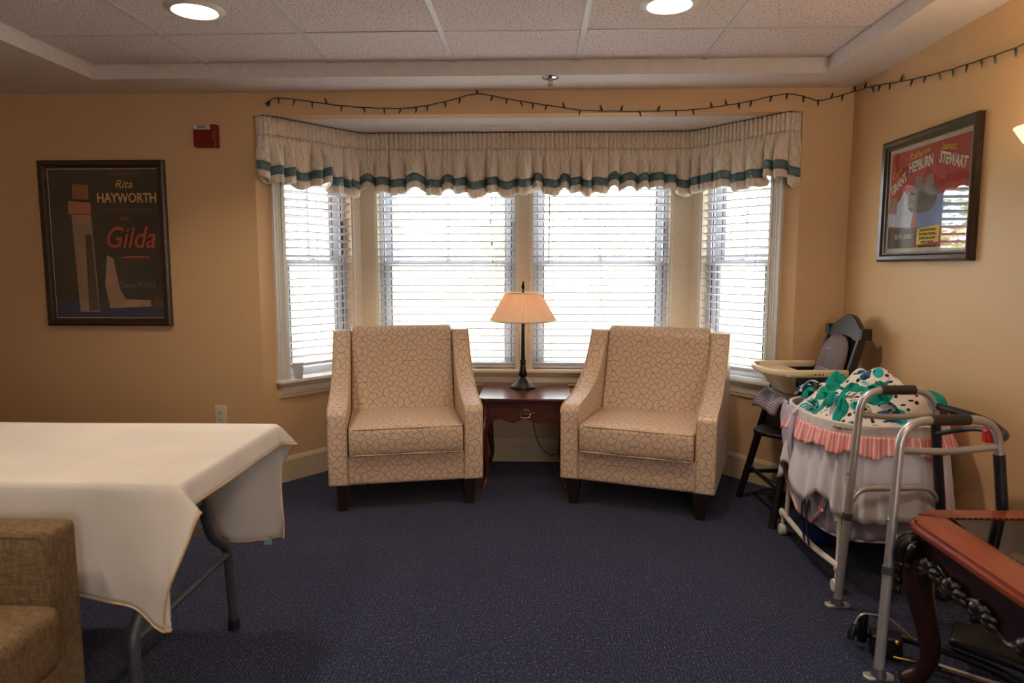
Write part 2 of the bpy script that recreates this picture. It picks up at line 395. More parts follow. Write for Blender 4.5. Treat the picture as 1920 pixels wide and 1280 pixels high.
for k_, (x0, x1) in enumerate(ADDED_WINDOWS):  # unseen rear window, added to brighten the room with daylight
    e_ = empty('window_%d' % (5+k_), (0, YB-.05, 0), kind='structure'); xm = (x0+x1)/2; zm = (RZ0+RZ1)/2
    MB().box(x0, x0+.05, -.03, .03, RZ0, RZ1).box(x1-.05, x1, -.03, .03, RZ0, RZ1).box(x0, x1, -.03, .03, RZ1-.05, RZ1).box(x0, x1, -.03, .03, RZ0, RZ0+.05).build('window_frame', M_VINYL, e_, smooth=0)
    MB().box(xm-.025, xm+.025, -.025, .025, RZ0, RZ1).build('muntin', M_VINYL, e_, smooth=0)
    MB().box(x0, x1, -.025, .025, zm-.025, zm+.025).build('muntin', M_VINYL, e_, smooth=0)
    MB().box(x0+.05, x1-.05, -.003, .003, RZ0+.05, RZ1-.05).build('pane', M_PANE, e_, smooth=0)
# ceiling: tray with tiles, grid bars, soffit
ceil = empty('ceiling', (0, 0, 0), kind='structure')
TX0, TX1, TY0, TY1, ZT, ZS = -2.2, 1.40, -2.6, 3.45, 2.24, 2.17
gx = [TX0, -1.62, -1.012, -.405, .203, .81, TX1]
gy = [TY1]+[3.03-.608*k for k in range(9)]+[TY0]
sf = MB().box(XL, TX0, YB, YW, ZS, 2.4).box(TX1, XR, YB, YW, ZS, 2.4).box(TX0, TX1, TY1, YW, ZS, 2.4).box(TX0, TX1, YB, TY0, ZS, 2.4)
struct(sf, 'soffit', M_CEIL, ceil, smooth=0)
struct(MB().box(XL-.1, XR+.1, YB-.1, 4.42, 2.4, 2.45), 'sun_block_slab', M_CEIL, ceil, smooth=0)  # unseen cover added above the ceiling so no sun leaks through gaps
tiles = {}
for i in range(6):
    for j in range(len(gy)-1):
        a, b, c, d = gx[i], gx[i+1], gy[j+1], gy[j]
        key = (round(b-a, 3), round(d-c, 3))
        if key not in tiles:
            hw, hd = (b-a)/2-.004, (d-c)/2-.004
            tiles[key] = MB().frustum(0, 0, 0, .003, hw-.003, hd-.003, hw, hd).box(-hw, hw, -hd, hd, .003, .016).mesh('tile', M_TILE, 0)
        share('tile', tiles[key], ceil, ((a+b)/2, (c+d)/2, ZT+rnd.uniform(-.0015, .0025)))
for x in gx[1:-1]: struct(MB().box(x-.012, x+.012, TY0, TY1, ZT-.004, ZT+.0005).box(x-.003, x+.003, TY0, TY1, ZT, ZT+.03), 'grid_bar', M_TBAR, ceil, smooth=0)
for y in gy[1:-1]: struct(MB().box(TX0, TX1, y-.008, y+.008, ZT-.003, ZT+.0005), 'grid_bar', M_TBAR, ceil, smooth=0)
struct(MB().prism([(A_L[0]-.02, YW+.1), (A_R[0]+.02, YW+.1), (A_R[0]+.1, 4.44), (A_L[0]-.1, 4.44)], ZC, ZC+.08, 'z'), 'ceiling_bay', M_CEIL, smooth=0)

# bay walls: local x along the wall, +y outward, interior face at y=0
TH = .15; WZ0, WZ1 = .60, 1.93
def baywall(name, origin, ang, L, holes, ext0, ext1):
    e = empty(name, (origin[0], origin[1], 0), ang, kind='structure')
    xs = [-ext0]+[v for h in holes for v in h]+[L+ext1]
    m = MB().box(-ext0, L+ext1, 0, TH, 0, WZ0-.02).box(-ext0, L+ext1, 0, TH, WZ1, ZC+.02)
    pier = MB()
    for k in range(0, len(xs), 2):
        inner = name == 'wall_bay_centre' or (name == 'wall_bay_left' and k > 0) or (name == 'wall_bay_right' and k == 0)
        (pier if inner else m).box(xs[k], xs[k+1], 0, TH, WZ0-.02, WZ1)
    m.build('wall_panel', M_WALL, e, smooth=0); pier.build('window_pier', M_CREAM, e, smooth=0)
    return e
aL = math.atan2(.56, .43); LL = math.hypot(.56, .43); aR = math.atan2(-.56, .433); LR = math.hypot(.56, .433)
segs = [('wall_bay_left', A_L, aL, LL, [(.16, .64)], 0, .06), ('wall_bay_centre', B_L, 0, B_R[0]-B_L[0], [(.097, .973), (1.072, 1.928)], .05, .05), ('wall_bay_right', B_R, aR, LR, [(LR-.64, LR-.16)], .06, 0)]
wn = 0
BL_SPOTS = []
for name, org, ang, L, holes, e0, e1 in segs:
    baywall(name, org, ang, L, holes, e0, e1)
    c, s_ = math.cos(ang), math.sin(ang)
    # sill stool and apron, with baseboard
    t = empty('trim_%d' % (wn+1), (org[0], org[1], 0), ang, kind='structure')
    s0, s1 = holes[0][0]-.085, holes[-1][1]+.085
    if name == 'wall_bay_left': s1 = L-.045
    if name == 'wall_bay_right': s0 = .05
    if name == 'wall_bay_centre': s0, s1 = .03, L-.03
    MB().box(s0, s1, -.055, .0, WZ0-.022, WZ0).build('stool', M_WHITE if name != 'wall_bay_centre' else M_CREAM, t, bevel=.006)
    for h in holes: MB().box(h[0], h[1], 0, .075, WZ0-.02, WZ0).build('stool_return', M_WHITE, t, smooth=0)
    MB().prism([(0, WZ0-.105), (-.014, WZ0-.105), (-.014, WZ0-.09), (-.02, WZ0-.085), (-.02, WZ0-.05), (-.028, WZ0-.04), (-.035, WZ0-.022), (0, WZ0-.022)], s0+.02, s1-.02, 'x').build('apron', M_CREAM, t, smooth=0)
    bb = empty('baseboard_' + name.split('_')[-1], (org[0], org[1], 0), ang, kind='structure')
    MB().prism([(0, 0), (-.014, 0), (-.014, .125), (-.009, .138), (-.004, .146), (0, .146)], 0, L, 'x').build('board', M_BASEB, bb, smooth=0)
    for hi, (u0, u1) in enumerate(holes):
        wn += 1
        wo = empty('window_%d' % wn, (org[0], org[1], 0), ang, kind='structure')
        z0, z1 = WZ0, WZ1; mid = 1.262
        # interior casing (fluted on the outer sides of the angled windows)
        def casing(x0, x1):
            m = MB(); wd = x1-x0
            m.box(x0, x1, -.014, 0, z0, z1+.05)
            for f0, f1, p in ((0, .18, .022), (.3, .42, .018), (.5, .62, .018), (.74, 1.0, .024)): m.box(x0+wd*f0, x0+wd*f1, -p, -.012, z0, z1+.05)
            m.build('casing', M_WHITE, wo, smooth=0)
        if name == 'wall_bay_left': casing(u0-.072, u0); MB().box(u1, u1+.012, -.006, 0, z0, z1).build('casing', M_WHITE, wo, smooth=0)
        elif name == 'wall_bay_right': casing(u1, u1+.072); MB().box(u0-.012, u0, -.006, 0, z0, z1).build('casing', M_WHITE, wo, smooth=0)
        else:
            MB().box(u0-.012, u0, -.008, 0, z0, z1).box(u1, u1+.012, -.008, 0, z0, z1).build('casing', M_WHITE, wo, smooth=0)
        # jamb liner, frame
        MB().box(u0, u0+.006, 0, .15, z0, z1).box(u1-.006, u1, 0, .15, z0, z1).box(u0, u1, 0, .15, z1-.006, z1).build('jamb', M_CREAM, wo, smooth=0)
        MB().box(u0, u0+.03, .062, .15, z0, z1).box(u1-.03, u1, .062, .15, z0, z1).box(u0, u1, .062, .15, z1-.03, z1).box(u0, u1, .062, .15, z0-.02, z0+.010).build('window_frame', M_VINYL, wo, smooth=0)
        MB().box(u0+.03, u0+.034, .07, .075, z0, z1).box(u1-.034, u1-.03, .07, .075, z0, z1).build('weatherstrip', M_GASKET, wo, smooth=0)
        def sash(nm, ya, yb, za, zb, rail_b, rail_t, munt):
            st = .038; a, b = u0+.034, u1-.034
            s = MB().box(a, a+st, ya, yb, za, zb).box(b-st, b, ya, yb, za, zb).box(a+st, b-st, ya, yb, za, za+rail_b).box(a+st, b-st, ya, yb, zb-rail_t, zb).build(nm, M_VINYL, wo, smooth=0)
            MB().box(a+st, a+st+.005, ya-.002, yb, za+rail_b, zb-rail_t).box(b-st-.005, b-st, ya-.002, yb, za+rail_b, zb-rail_t).build('glazing_bead', M_GASKET, s, smooth=0)
            ym = (ya+yb)/2
            MB().box(a+st, b-st, ym-.002, ym+.002, za+rail_b, zb-rail_t).build('pane', M_PANE, s, smooth=0)
            if munt:
                MB().box((a+b)/2-.008, (a+b)/2+.008, ym-.008, ym+.008, za+rail_b, zb-rail_t).build('muntin', M_VINYL, s, smooth=0)
                zz = za+rail_b+(zb-rail_t-za-rail_b)*.52
                MB().box(a+st, b-st, ym-.007, ym+.007, zz-.008, zz+.008).build('muntin', M_VINYL, s, smooth=0)
            return s
        sash('upper_sash', .108, .138, mid-.012, z1-.02, .036, .04, True)
        ls = sash('lower_sash', .074, .104, z0+.010, mid+.018, .034, .036, False)
        MB().box((u0+u1)/2-.025, (u0+u1)/2+.025, .08, .1, mid+.018, mid+.026).box((u0+u1)/2-.008, (u0+u1)/2+.02, .078, .088, mid+.026, mid+.034).build('sash_lock', M_VINYL, ls, smooth=0)
        MB().box(u1-.036, u1-.030, .055, .062, 1.32, 1.52).build('track_stop', M_GASKET, wo, smooth=0)
        BL_SPOTS.append((org, ang, u0, u1, wn))
# remaining baseboards
struct(MB().prism([(YW, 0), (YW-.014, 0), (YW-.014, .125), (YW-.009, .138), (YW-.004, .146), (YW, .146)], XL, A_L[0], 'x'), 'baseboard_back', M_BASEB, smooth=0)
struct(MB().prism([(YW, 0), (YW-.014, 0), (YW-.014, .125), (YW-.009, .138), (YW-.004, .146), (YW, .146)], A_R[0], XR, 'x'), 'baseboard_corner', M_BASEB, smooth=0)
struct(MB().prism([(XR, 0), (XR-.014, 0), (XR-.014, .125), (XR-.009, .138), (XR-.004, .146), (XR, .146)], YB, YW, 'y'), 'baseboard_side', M_BASEB, smooth=0)

# ------------------------------------------------------------------ outdoors
struct(MB().box(-30, 30, 4.46, 9.0, -.62, -.5), 'ground_pavement', M_PAVE, smooth=0)
struct(MB().box(-40, 40, 9.0, 60, -.62, -.48), 'ground_lawn', M_GRASS, smooth=0)
def tree(x, y, h, cr, seed, label):
    e = empty('tree', (x, y, -.5), label=label, cat='tree', group='trees outside the bay window')
    r = random.Random(seed)
    tr = MB().tube(smoothpath([(0, 0, 0), (.05, .03, h*.3), (-.04, 0, h*.55), (.02, .02, h*.8)]), [.11*(1-.7*k/18) for k in range(19)], 7)
    for k in range(7):
        a = r.uniform(0, 6.28); z = h*r.uniform(.3, .7); tr.tube([(0, 0, z), (math.cos(a)*cr*.4, math.sin(a)*cr*.4, z+h*.12), (math.cos(a)*cr*.8, math.sin(a)*cr*.8, z+h*.2)], [.04, .025, .01], 5)
    tr.build('trunk', M_BARK, e)
    lf = MB()
    for k in range(900):
        a = r.uniform(0, 6.28); b = math.acos(r.uniform(-1, 1)); q = cr*(r.random()**.45)*(1+.25*math.sin(3*a+seed)*math.sin(2*b))
        c = Vector((q*math.sin(b)*math.cos(a), q*math.sin(b)*math.sin(a), h*.66+q*1.05*math.cos(b)))
        M = Matrix.Rotation(r.uniform(0, 6.28), 3, 'Z') @ Matrix.Rotation(r.uniform(-1, 1), 3, 'X'); s = r.uniform(.05, .1)
        lf.add([c+M@Vector(p)*s for p in ((-1, 0, 0), (0, -.5, .1), (1, 0, 0), (0, .5, .1))], [(0, 1, 2, 3)])
    o = lf.build('crown', M_LEAF, e, smooth=0); o['kind'] = 'stuff'
tree(-2.6, 10.5, 3.2, 1.1, 1, 'low leafy tree outside beyond the angled window with the cup')
tree(-.55, 11.5, 3.0, .8, 2, 'small leafy tree outside behind the table lamp')
tree(1.3, 13.0, 3.4, 1.1, 3, 'rounded leafy tree outside the wide window beside the high chair')
tree(3.2, 9.2, 4.2, 1.5, 4, 'tall yellow green tree outside the angled window by the high chair')
tree(5.4, 12.5, 4.4, 1.7, 5, 'broad yellow green tree farthest along the lawn outside')

# ------------------------------------------------------------------ blinds
PITCH = .0455
def blind(org, ang, u0, u1, wnum):
    lab = {1: 'white slatted blind in angled window above the plastic cup', 2: 'white slatted blind with tasselled pull cords in wide window behind a chair',
           3: 'white slatted blind with a long tilt wand in wide window', 4: 'white slatted blind in angled window beside the black high chair'}[wnum]
    e = empty('venetian_blind', (org[0], org[1], 0), ang, label=lab, cat='blind', group='white slatted blinds in the bay')
    a, b = u0+.008, u1-.008; W = b-a; yc = .033
    MB().box(a, b, yc-.026, yc+.026, WZ1-.055, WZ1-.01).build('headrail', M_BLIND, e, smooth=0)
    prof = [(-.024, -.0015), (-.012, .001), (0, .002), (.012, .001), (.024, -.0015), (.024, -.0062), (.012, -.0037), (0, -.0027), (-.012, -.0037), (-.024, -.0062)]
    me = MB().prism(prof, -W/2, W/2, 'x').mesh('slat', M_BLIND, 30)
    zb = WZ0+.018 if wnum in (2, 3) else WZ0+(.075 if wnum == 1 else .05)
    z = WZ1-.075; k = 0
    while z > zb+.02:
        tilt = R(-12)+rnd.uniform(-.03, .03); rl = rnd.uniform(-.002, .002)
        if wnum == 1 and z < zb+.10: tilt = R(-22); rl = .012
        share('slat', me, e, ((a+b)/2, yc, z), (tilt, rl, 0)); z -= PITCH; k += 1
    if wnum in (2, 3):
        for q in range(2): share('slat', me, e, ((a+b)/2, yc, zb+.014+q*.0065), (R(1), 0, 0))
    MB().box(a, b, yc-.025, yc+.025, zb-.014, zb+.004).build('bottom_rail', M_BLIND, e, bevel=.003)
    for f in (.14, .5, .86) if W > .6 else (.2, .8):
        x = a+W*f
        MB().tube([(x, yc-.025, WZ1-.05), (x, yc-.0255, zb)], .0011, 4).tube([(x, yc+.025, WZ1-.05), (x, yc+.0255, zb)], .0011, 4).build('ladder_cord', M_BLIND, e)
    if wnum == 2:
        for dx, zt in ((-.008, 1.52), (0, 1.39), (.006, 1.28)):
            x = b-.145+dx; y = yc-.04
            MB().tube([(x, y, WZ1-.05), (x, y, zt)], .0012, 5).build('pull_cord', M_BLIND, e)
            MB().lathe([(.002, .012), (.005, 0), (.006, -.012), (.003, -.018)], (x, y, zt), 8).build('tassel', M_BONE, e)
    if wnum == 3:
        x = a+.1; MB().tube([(x, yc-.04, WZ1-.06), (x-.004, yc-.042, 1.26)], .004, 6).build('tilt_wand', M_BONE, e)
    if wnum in (1, 4):
        x = a+W*.45; MB().tube([(x, yc-.04, WZ1-.05), (x+.003, yc-.04, .78)], .0012, 5).build('pull_cord', M_BLIND, e)
for s in BL_SPOTS: blind(*s)

# ------------------------------------------------------------------ valance
val = empty('window_valance', (0, 4.1, 1.69), label='gathered cream trellis-print valance with teal band across the bay', cat='valance')
off = .075
def inset(A, B, d):
    a = Vector(A); b = Vector(B); t = (b-a).normalized(); n = Vector((t.y, -t.x)); return a+n*d, b+n*d
l0, l1 = inset(A_L, B_L, off); r0, r1 = inset(B_R, A_R, off); cy = B_L[1]-off
def isect_y(p, q, y): f = (y-p.y)/(q.y-p.y); return p+(q-p)*f
cl, cr_ = isect_y(l0, l1, cy), isect_y(r0, r1, cy)
st = l0+(l1-l0).normalized()*.015; en = r1-(r1-r0).normalized()*.015
stw = st+Vector((-.045, .035)); enw = en+Vector((.05, .035))
path = [Vector((p.x, p.y)) for p in fillet([(stw.x, stw.y, 0), (st.x, st.y, 0), (cl.x, cl.y, 0), (cr_.x, cr_.y, 0), (en.x, en.y, 0), (enw.x, enw.y, 0)], .05, 8)]
cum = [0]
for i in range(1, len(path)): cum.append(cum[-1]+(path[i]-path[i-1]).length)
LT = cum[-1]
def at(s):
    s = max(0, min(LT-1e-6, s)); i = 0
    while cum[i+1] < s: i += 1
    f = (s-cum[i])/(cum[i+1]-cum[i]); t = (path[i+1]-path[i]).normalized(); return path[i]+(path[i+1]-path[i])*f, Vector((t.y, -t.x)), t
vr = random.Random(11); folds = []; q = 0
while q < LT: wd = vr.uniform(.055, .12); folds.append((q, wd, vr.uniform(.45, 1.25), vr.uniform(-.03, .028))); q += wd
def foldat(s):
    for (q, wd, am, up) in folds:
        if q <= s < q+wd: f = (s-q)/wd; return am*math.sin(math.pi*f)**.55, (math.sin(math.pi*f)**.4)*up, f
    return 0, 0, 0
NS = 900
def vrow(z, kind, t=0):
    row = []; uv = []
    for i in range(NS):
        s = LT*i/(NS-1); p, n, tg = at(s)
        pl = .0085*math.sin(2*math.pi*s/.027+.6*math.sin(s*19))
        if kind == 'head': d = pl+.004; zz = z
        else:
            am, up, f = foldat(s); k = min(1, t*1.6)
            d = (1-k)*pl+.004+k*((.066*am-.03)+.004*math.sin(s*140+z*30)); zz = z+up*t+(.004*math.sin(s*63))*t
            if kind == 'curl': d -= .028*(t-1)*3; zz = zz
        row.append((p.x+n.x*d, p.y+n.y*d, zz)); uv.append((s*1.5, z))
    return row, uv
def vsheet(rows, name, mat):
    m = MB(); vs = []; uvs = []
    for r, u in rows: vs += r; uvs += u
    m.add(vs, [(j*NS+i, j*NS+i+1, (j+1)*NS+i+1, (j+1)*NS+i) for j in range(len(rows)-1) for i in range(NS-1)])
    o = m.build(name, mat, val, smooth=75, uvf=uvs, solid=.003); o.location = (0, -4.1, -1.69); return o
vsheet([vrow(2.043, 'head'), vrow(2.0, 'head'), vrow(1.96, 'head'), vrow(1.948, 'head')], 'heading', M_TRELLIS)
vsheet([vrow(1.948-.165*k/9, 'sk', k/9) for k in range(10)], 'skirt', M_TRELLIS)
vsheet([vrow(1.783-.047*k/3, 'sk', 1) for k in range(4)], 'band', M_TEAL)
vsheet([vrow(1.736-.03*k/3, 'sk', 1) for k in range(4)]+[vrow(1.697, 'curl', 1.1), vrow(1.694, 'curl', 1.25), vrow(1.70, 'curl', 1.4)], 'hem', M_TRELLIS)
MB().tube([(p.x-at(c)[1].x*.006, p.y-at(c)[1].y*.006, 2.046) for p, c in zip(path, cum)], .004, 6).build('rod', M_GASKET, val, loc=(0, -4.1, -1.69))

# ------------------------------------------------------------------ swirl-fabric armchairs
def armchair():
    e = empty('armchair')
    def leg(x, y, dy):
        MB().frustum(x, y, 0, .14, .022, .022, .034, .034, 0, dy).build('leg', M_DARKLEG, e, smooth=0, bevel=.003)
    for x in (-.325, .325): leg(x, .035, .0); leg(x, .62, -.02)
    MB().rbox((0, .33, .2125), (.302, .325, .0775), .014).build('base', M_SWIRL, e, weld=True)
    prof = [(0, .135), (0, .485), (.006, .505), (.022, .521), (.05, .53), (.12, .541), (.20, .556), (.28, .58), (.36, .618), (.43, .665), (.49, .715), (.54, .77), (.575, .82), (.60, .862), (.612, .872), (.70, .872), (.715, .86), (.70, .6), (.66, .135)]
    for sx in (-1, 1):
        x0, x1 = (.296, .395) if sx > 0 else (-.395, -.296)
        m = MB().prism(prof, x0, x1, 'x')
        a = m.build('arm', M_SWIRL, e, smooth=35, bevel=.013, seg=3)
        for xx in (x0+.003 if sx > 0 else x1-.003, x1-.003 if sx > 0 else x0+.003):
            MB().tube([(xx, p[0]-.001, p[1]+.001) for p in prof[1:15]], .0032, 6).build('piping', M_PIPING, a)
        MB().tube([(x0+.003 if sx > 0 else x1-.003, -.001, .14), (x0+.003 if sx > 0 else x1-.003, -.001, .485)], .003, 6).build('piping', M_PIPING, a)
    bp = [(.43, .36), (.47, .45), (.51, .55), (.55, .66), (.58, .76), (.60, .83), (.612, .868), (.635, .89), (.67, .898), (.705, .89), (.725, .865), (.73, .82), (.72, .6), (.66, .15), (.58, .15)]
    MB().prism(bp, -.293, .293, 'x').build('backrest', M_SWIRL, e, smooth=40, bevel=.014, seg=3)
    c = MB().rbox((0, .235, .362), (.29, .255, .073), .022, crown=.022, n=10)
    rr = random.Random(3)
    c.v = [(x, y-.006*math.exp(-((z-.36)/.05)**2)*(1 if y < .02 else 0)+.003*math.sin(x*23)*(1 if y < .02 else 0), z+(.004*math.sin(x*17+y*9) if z > .4 else 0)) for x, y, z in c.v]
    s = c.build('seat_cushion', M_SWIRL, e, weld=True)
    for zz in (.294, .428):
        pts = fillet([(-.287, .45, zz), (-.287, -.016, zz), (.287, -.016, zz), (.287, .45, zz)], .03, 4)
        MB().tube(pts, .0042, 6).build('piping', M_PIPING, s)
    return e
ch1 = armchair(); ch1.location = (-.653, 3.40, 0); ch1.rotation_euler = (0, 0, R(12.5))
tag(ch1, 'beige swirl-print armchair between the plastic cup window and the end table', 'armchair', 'swirl-print armchairs in the bay')
ch2 = copy_tree(ch1); ch2.location = (.505, 3.375, 0); ch2.rotation_euler = (0, 0, R(-20))
tag(ch2, 'beige swirl-print armchair between the end table and the black high chair')

# ------------------------------------------------------------------ end table and lamp
et = empty('end_table', (-.052, 3.975, 0), label='mahogany end table with brass-handled drawer between the two armchairs', cat='table')
def clipped(hx, hy, c): return [(-hx+c, -hy), (hx-c, -hy), (hx, -hy+c), (hx, hy-c), (hx-c, hy), (-hx+c, hy), (-hx, hy-c), (-hx, -hy+c)]
MB().prism(clipped(.262, .275, .03), .502, .52, 'z').build('tabletop', M_MAHOG, et, smooth=30, bevel=.006, seg=3)
MB().prism(clipped(.25, .263, .03), .488, .503, 'z').build('top_moulding', M_MAHOG, et, smooth=30, bevel=.004)
def scal(w):
    pts = [(-w, .49)]; low = []
    for i in range(25):
        x = -w+2*w*i/24; f = abs(x)/w
        low.append((x, .388+.012*math.cos(f*math.pi*3)-(.03*max(0, (f-.75)/.25)**1.5)))
    return [(-w, .49), (w, .49)] + low[::-1]
MB().prism(scal(.215), -.245, -.228, 'y').build('drawer_front', M_MAHOG, et, smooth=30, bevel=.003)
dr = et.children[-1]
MB().prism(scal(.215), .228, .243, 'y').build('back_rail', M_MAHOG, et, smooth=30)
for sx in (-1, 1):
    MB().box(sx*.222-.008, sx*.222+.008, -.23, .23, .375, .49).build('side_rail', M_MAHOG, et, smooth=0)
    for sy in (-1, 1):
        p = smoothpath([(sx*.222, sy*.235, .49), (sx*.224, sy*.238, .40), (sx*.235, sy*.25, .32), (sx*.226, sy*.24, .2), (sx*.214, sy*.228, .1), (sx*.222, sy*.238, .04), (sx*.236, sy*.252, .0)], 4)
        rr = [(.024, .027, .026, .018, .0135, .014, .02)[min(6, int(i/4))] for i in range(len(p))]
        rr = [sum(rr[max(0, i-2):i+3])/len(rr[max(0, i-2):i+3]) for i in range(len(rr))]
        MB().tube(p, rr, 10).build('leg', M_MAHOG, et)
hd = empty('drawer_handle', (0, -.247, .437)); hd.parent = dr
bail = smoothpath([(-.028, -.004, 0), (-.029, -.012, -.008), (-.022, -.016, -.022), (0, -.017, -.026), (.022, -.016, -.022), (.029, -.012, -.008), (.028, -.004, 0)], 4)
hd_m = MB().tube(bail, .0028, 6)
bpo = MB()
for sx in (-1, 1):
    for pts in ([(0, 0, .0), (.008, 0, .012), (.018, 0, .012), (.024, 0, .003), (.03, 0, -.002), (.04, 0, .004), (.05, 0, -.002), (.046, 0, -.006)], [(0, 0, -.008), (.012, 0, -.006), (.024, 0, -.008)], [(0, 0, .026), (.008, 0, .018), (.02, 0, .014)], [(0, 0, .024), (.003, 0, .012), (0, 0, -.006)]):
        bpo.tube(smoothpath([(sx*x, y, z) for x, y, z in pts], 3), .0019, 5)
bpo.ball((0, 0, .026), .004, 8)
for n_, m_, mt in (('bail', hd_m, M_BRASS), ('backplate', bpo, M_BRASSD)): pass
o = hd_m.build('bail', M_BRASS, dr, loc=(0, -.248, .437)); o = bpo.build('backplate', M_BRASSD, dr, loc=(0, -.248, .437))
bpy.data.objects.remove(hd)

lamp = empty('table_lamp', (-.07, 4.045, .52), label='bronze table lamp with pleated peach shade on the end table', cat='lamp')
MB().lathe([(.0, 0), (.073, 0), (.076, .004), (.075, .012), (.068, .018), (.062, .022), (.056, .026), (.04, .036), (.032, .05), (.026, .058)], n=32).build('base', M_BRONZE, lamp)
MB().lathe([(.016, .055), (.018, .06), (.014, .066), (.02, .07), (.026, .08), (.026, .09), (.021, .118), (.0165, .14), (.0165, .146), (.02, .15), (.02, .156), (.016, .16), (.02, .164), (.02, .17), (.014, .174), (.0125, .30), (.012, .40), (.006, .41), (.005, .58), (.0, .58)], n=20).build('column', M_BRONZE, lamp)
sh = MB(); NP = 110
def shade(u, v):
    a = 2*math.pi*u; z = .408+.162*v; r = .197+(.104-.197)*(v**.93)
    r += .0022*(1 if int(round(u*NP*4)) % 4 < 2 else -1); return (r*math.cos(a), r*math.sin(a), z)
sh.grid(shade, NP*4, 8, cu=True); shd = sh.build('shade', M_SHADE, lamp, smooth=0)
for z, r in ((.408, .199), (.57, .106)): MB().tube([(r*math.cos(a*math.pi/32), r*math.sin(a*math.pi/32), z) for a in range(64)], .005, 6, closed=True, flat=1.0).build('shade_trim', M_CREAM, shd)
MB().tube([(-.1, 0, .562), (0, 0, .565), (.1, 0, .562)], .002, 5).tube([(0, -.1, .562), (0, 0, .565), (0, .1, .562)], .002, 5).build('shade_spider', M_BRONZE, lamp)
MB().lathe([(.004, .565), (.007, .575), (.004, .582), (.008, .592), (.0125, .602), (.012, .612), (.009, .618), (.01, .622), (.006, .632), (.001, .64)], n=12).build('finial', M_BRONZE, lamp)
for sx in (-1, 1):
    MB().ball((sx*.035, 0, .47), .02, 12, (1, 1, 1.3)).build('bulb', M_BULB, lamp)
    MB().tube([(sx*.035, -.02, .455), (sx*.035, -.02, .352)], .0008, 4).ball((sx*.035, -.02, .348), .0045, 8).build('pull_chain', M_BRASS, lamp)
MB().tube(smoothpath([(0, .074, .006), (.02, .14, -.002), (.05, .232, -.06), (.055, .238, -.2), (.09, .225, -.38), (.17, .222, -.47), (.26, .215, -.44)], 6), .0028, 6).build('power_cord', M_BLACKPL, lamp)
pl = bpy.data.lights.new('lamp_glow', 'POINT'); pl.energy = LAMP_W; pl.color = (1, .74, .5); pl.shadow_soft_size = .03
po = bpy.data.objects.new('lamp_glow', pl); COL.objects.link(po); po.parent = lamp; po.location = (0, 0, .47)

# ------------------------------------------------------------------ folding table, tablecloth
FX, FY0, FY1, FZ = -.885, 1.605, 2.235, .708
ft = empty('folding_table', (-1.6, 1.92, 0), label='folding table with bent grey metal legs under the white cloth', cat='table')
def loc(m): m.v = [(x+1.6, y-1.92, z) for x, y, z in m.v]; return m
loc(MB().prism(clipped(.0, .0, 0), 0, 0, 'z')) if False else None
m = MB(); m.rbox((-1.815, 1.92, FZ-.02), (.925, .305, .019), .012); loc(m).build('tabletop', M_TABLEPL, ft, weld=True)
for xe, sg in ((-1.06, 1), (-2.55, -1)):
    for sy in (-1, 1):
        yo = 1.92
        p = fillet([(xe, yo+sy*.14, FZ-.03), (xe+.005, yo+sy*.145, .49), (xe+.012, yo+sy*.185, .36), (xe+.02, yo+sy*.275, .30), (xe+.026, yo+sy*.285, .02)], .05, 5)
        lg = loc(MB().tube(p, .0165, 10)).build('leg', M_GREYMET, ft)
        loc(MB().tube([(xe+.026, yo+sy*.285, 0), (xe+.026, yo+sy*.285, .035)], .02, 10)).build('foot_cap', M_RUBBER, lg)
    loc(MB().tube([(xe+.004, 1.92-.145, .50), (xe+.004, 1.92+.145, .50)], .0105, 8)).build('crossbar', M_GREYMET, ft)
    loc(MB().tube([(xe+.02, 1.92-.275, .275), (xe+.02, 1.92+.275, .275)], .0125, 8)).build('crossbar', M_GREYMET, ft)
OV = .085; TOPZ = FZ+.004
def cloth_pt(o, t, side, x):
    """o overhang past the table end (0..OV), t drop past the long edge (>0 outside), side -1 near / +1 far, x along"""
    if t <= 0:
        yb = (FY0-.004) if side < 0 else (FY1+.004); y = yb - side*(-t) if False else yb+(-t)*(-side)
        if o <= 0: return (x, y, TOPZ)
        k = min(1, o/.03); return (FX+.004+.012*k+.012*(o/OV)+.006*math.sin(y*31)*(o/OV), y, TOPZ-.004*k*k-max(0, o-.018)*.97)
    yb = (FY0-.004) if side < 0 else (FY1+.004)
    k = min(1, t/.03); out = .008*k+.02*t
    if side < 0: wav = .016*math.sin(x*7.5+.4)*min(1, t*3)+.006*math.sin(x*19)*min(1, t*3)
    else: wav = .02*math.sin(x*9+1.2)*min(1, t*3)
    if o <= 0:
        z = TOPZ-.004*k*k-max(0, t-.015)*.985
        near_corner = math.exp(-((FX-x)/.10)**2)
        return (x, yb+side*(out+wav+near_corner*.05*min(1, t*4)*math.exp(-t*1.5)), z)
    d = math.hypot(o, t); f = o/OV
    base_out = out+wav+.05*min(1, t*4)*math.exp(-t*1.5)
    xx = FX+.004+(.02+.016*math.sin(t*14+ (0 if side < 0 else 2)))*f+.05*f*math.exp(-t*8)
    return (xx-.03*f*min(1, t*2.5), yb+side*(base_out+.035*f*min(1, t*5)-.05*f*min(1, t*2)), TOPZ-max(0, d-.016)*.985)
DN, DF = .335, .42
def dropn(x): return DN-.06*(1/(1+math.exp(-(-1.12-x)*30)))-.02*math.sin(x*6)+.055*math.exp(-((x+.9)/.06)**2)
xs = [-2.8+(2.8+FX)*i/90 for i in range(91)]; cols = [(x, 0) for x in xs]+[(FX, OV*k/7) for k in range(1, 8)]
rows = [('n', k/22) for k in range(22, 0, -1)]+[('t', k/24) for k in range(25)]+[('f', k/22) for k in range(1, 23)]
cv = []
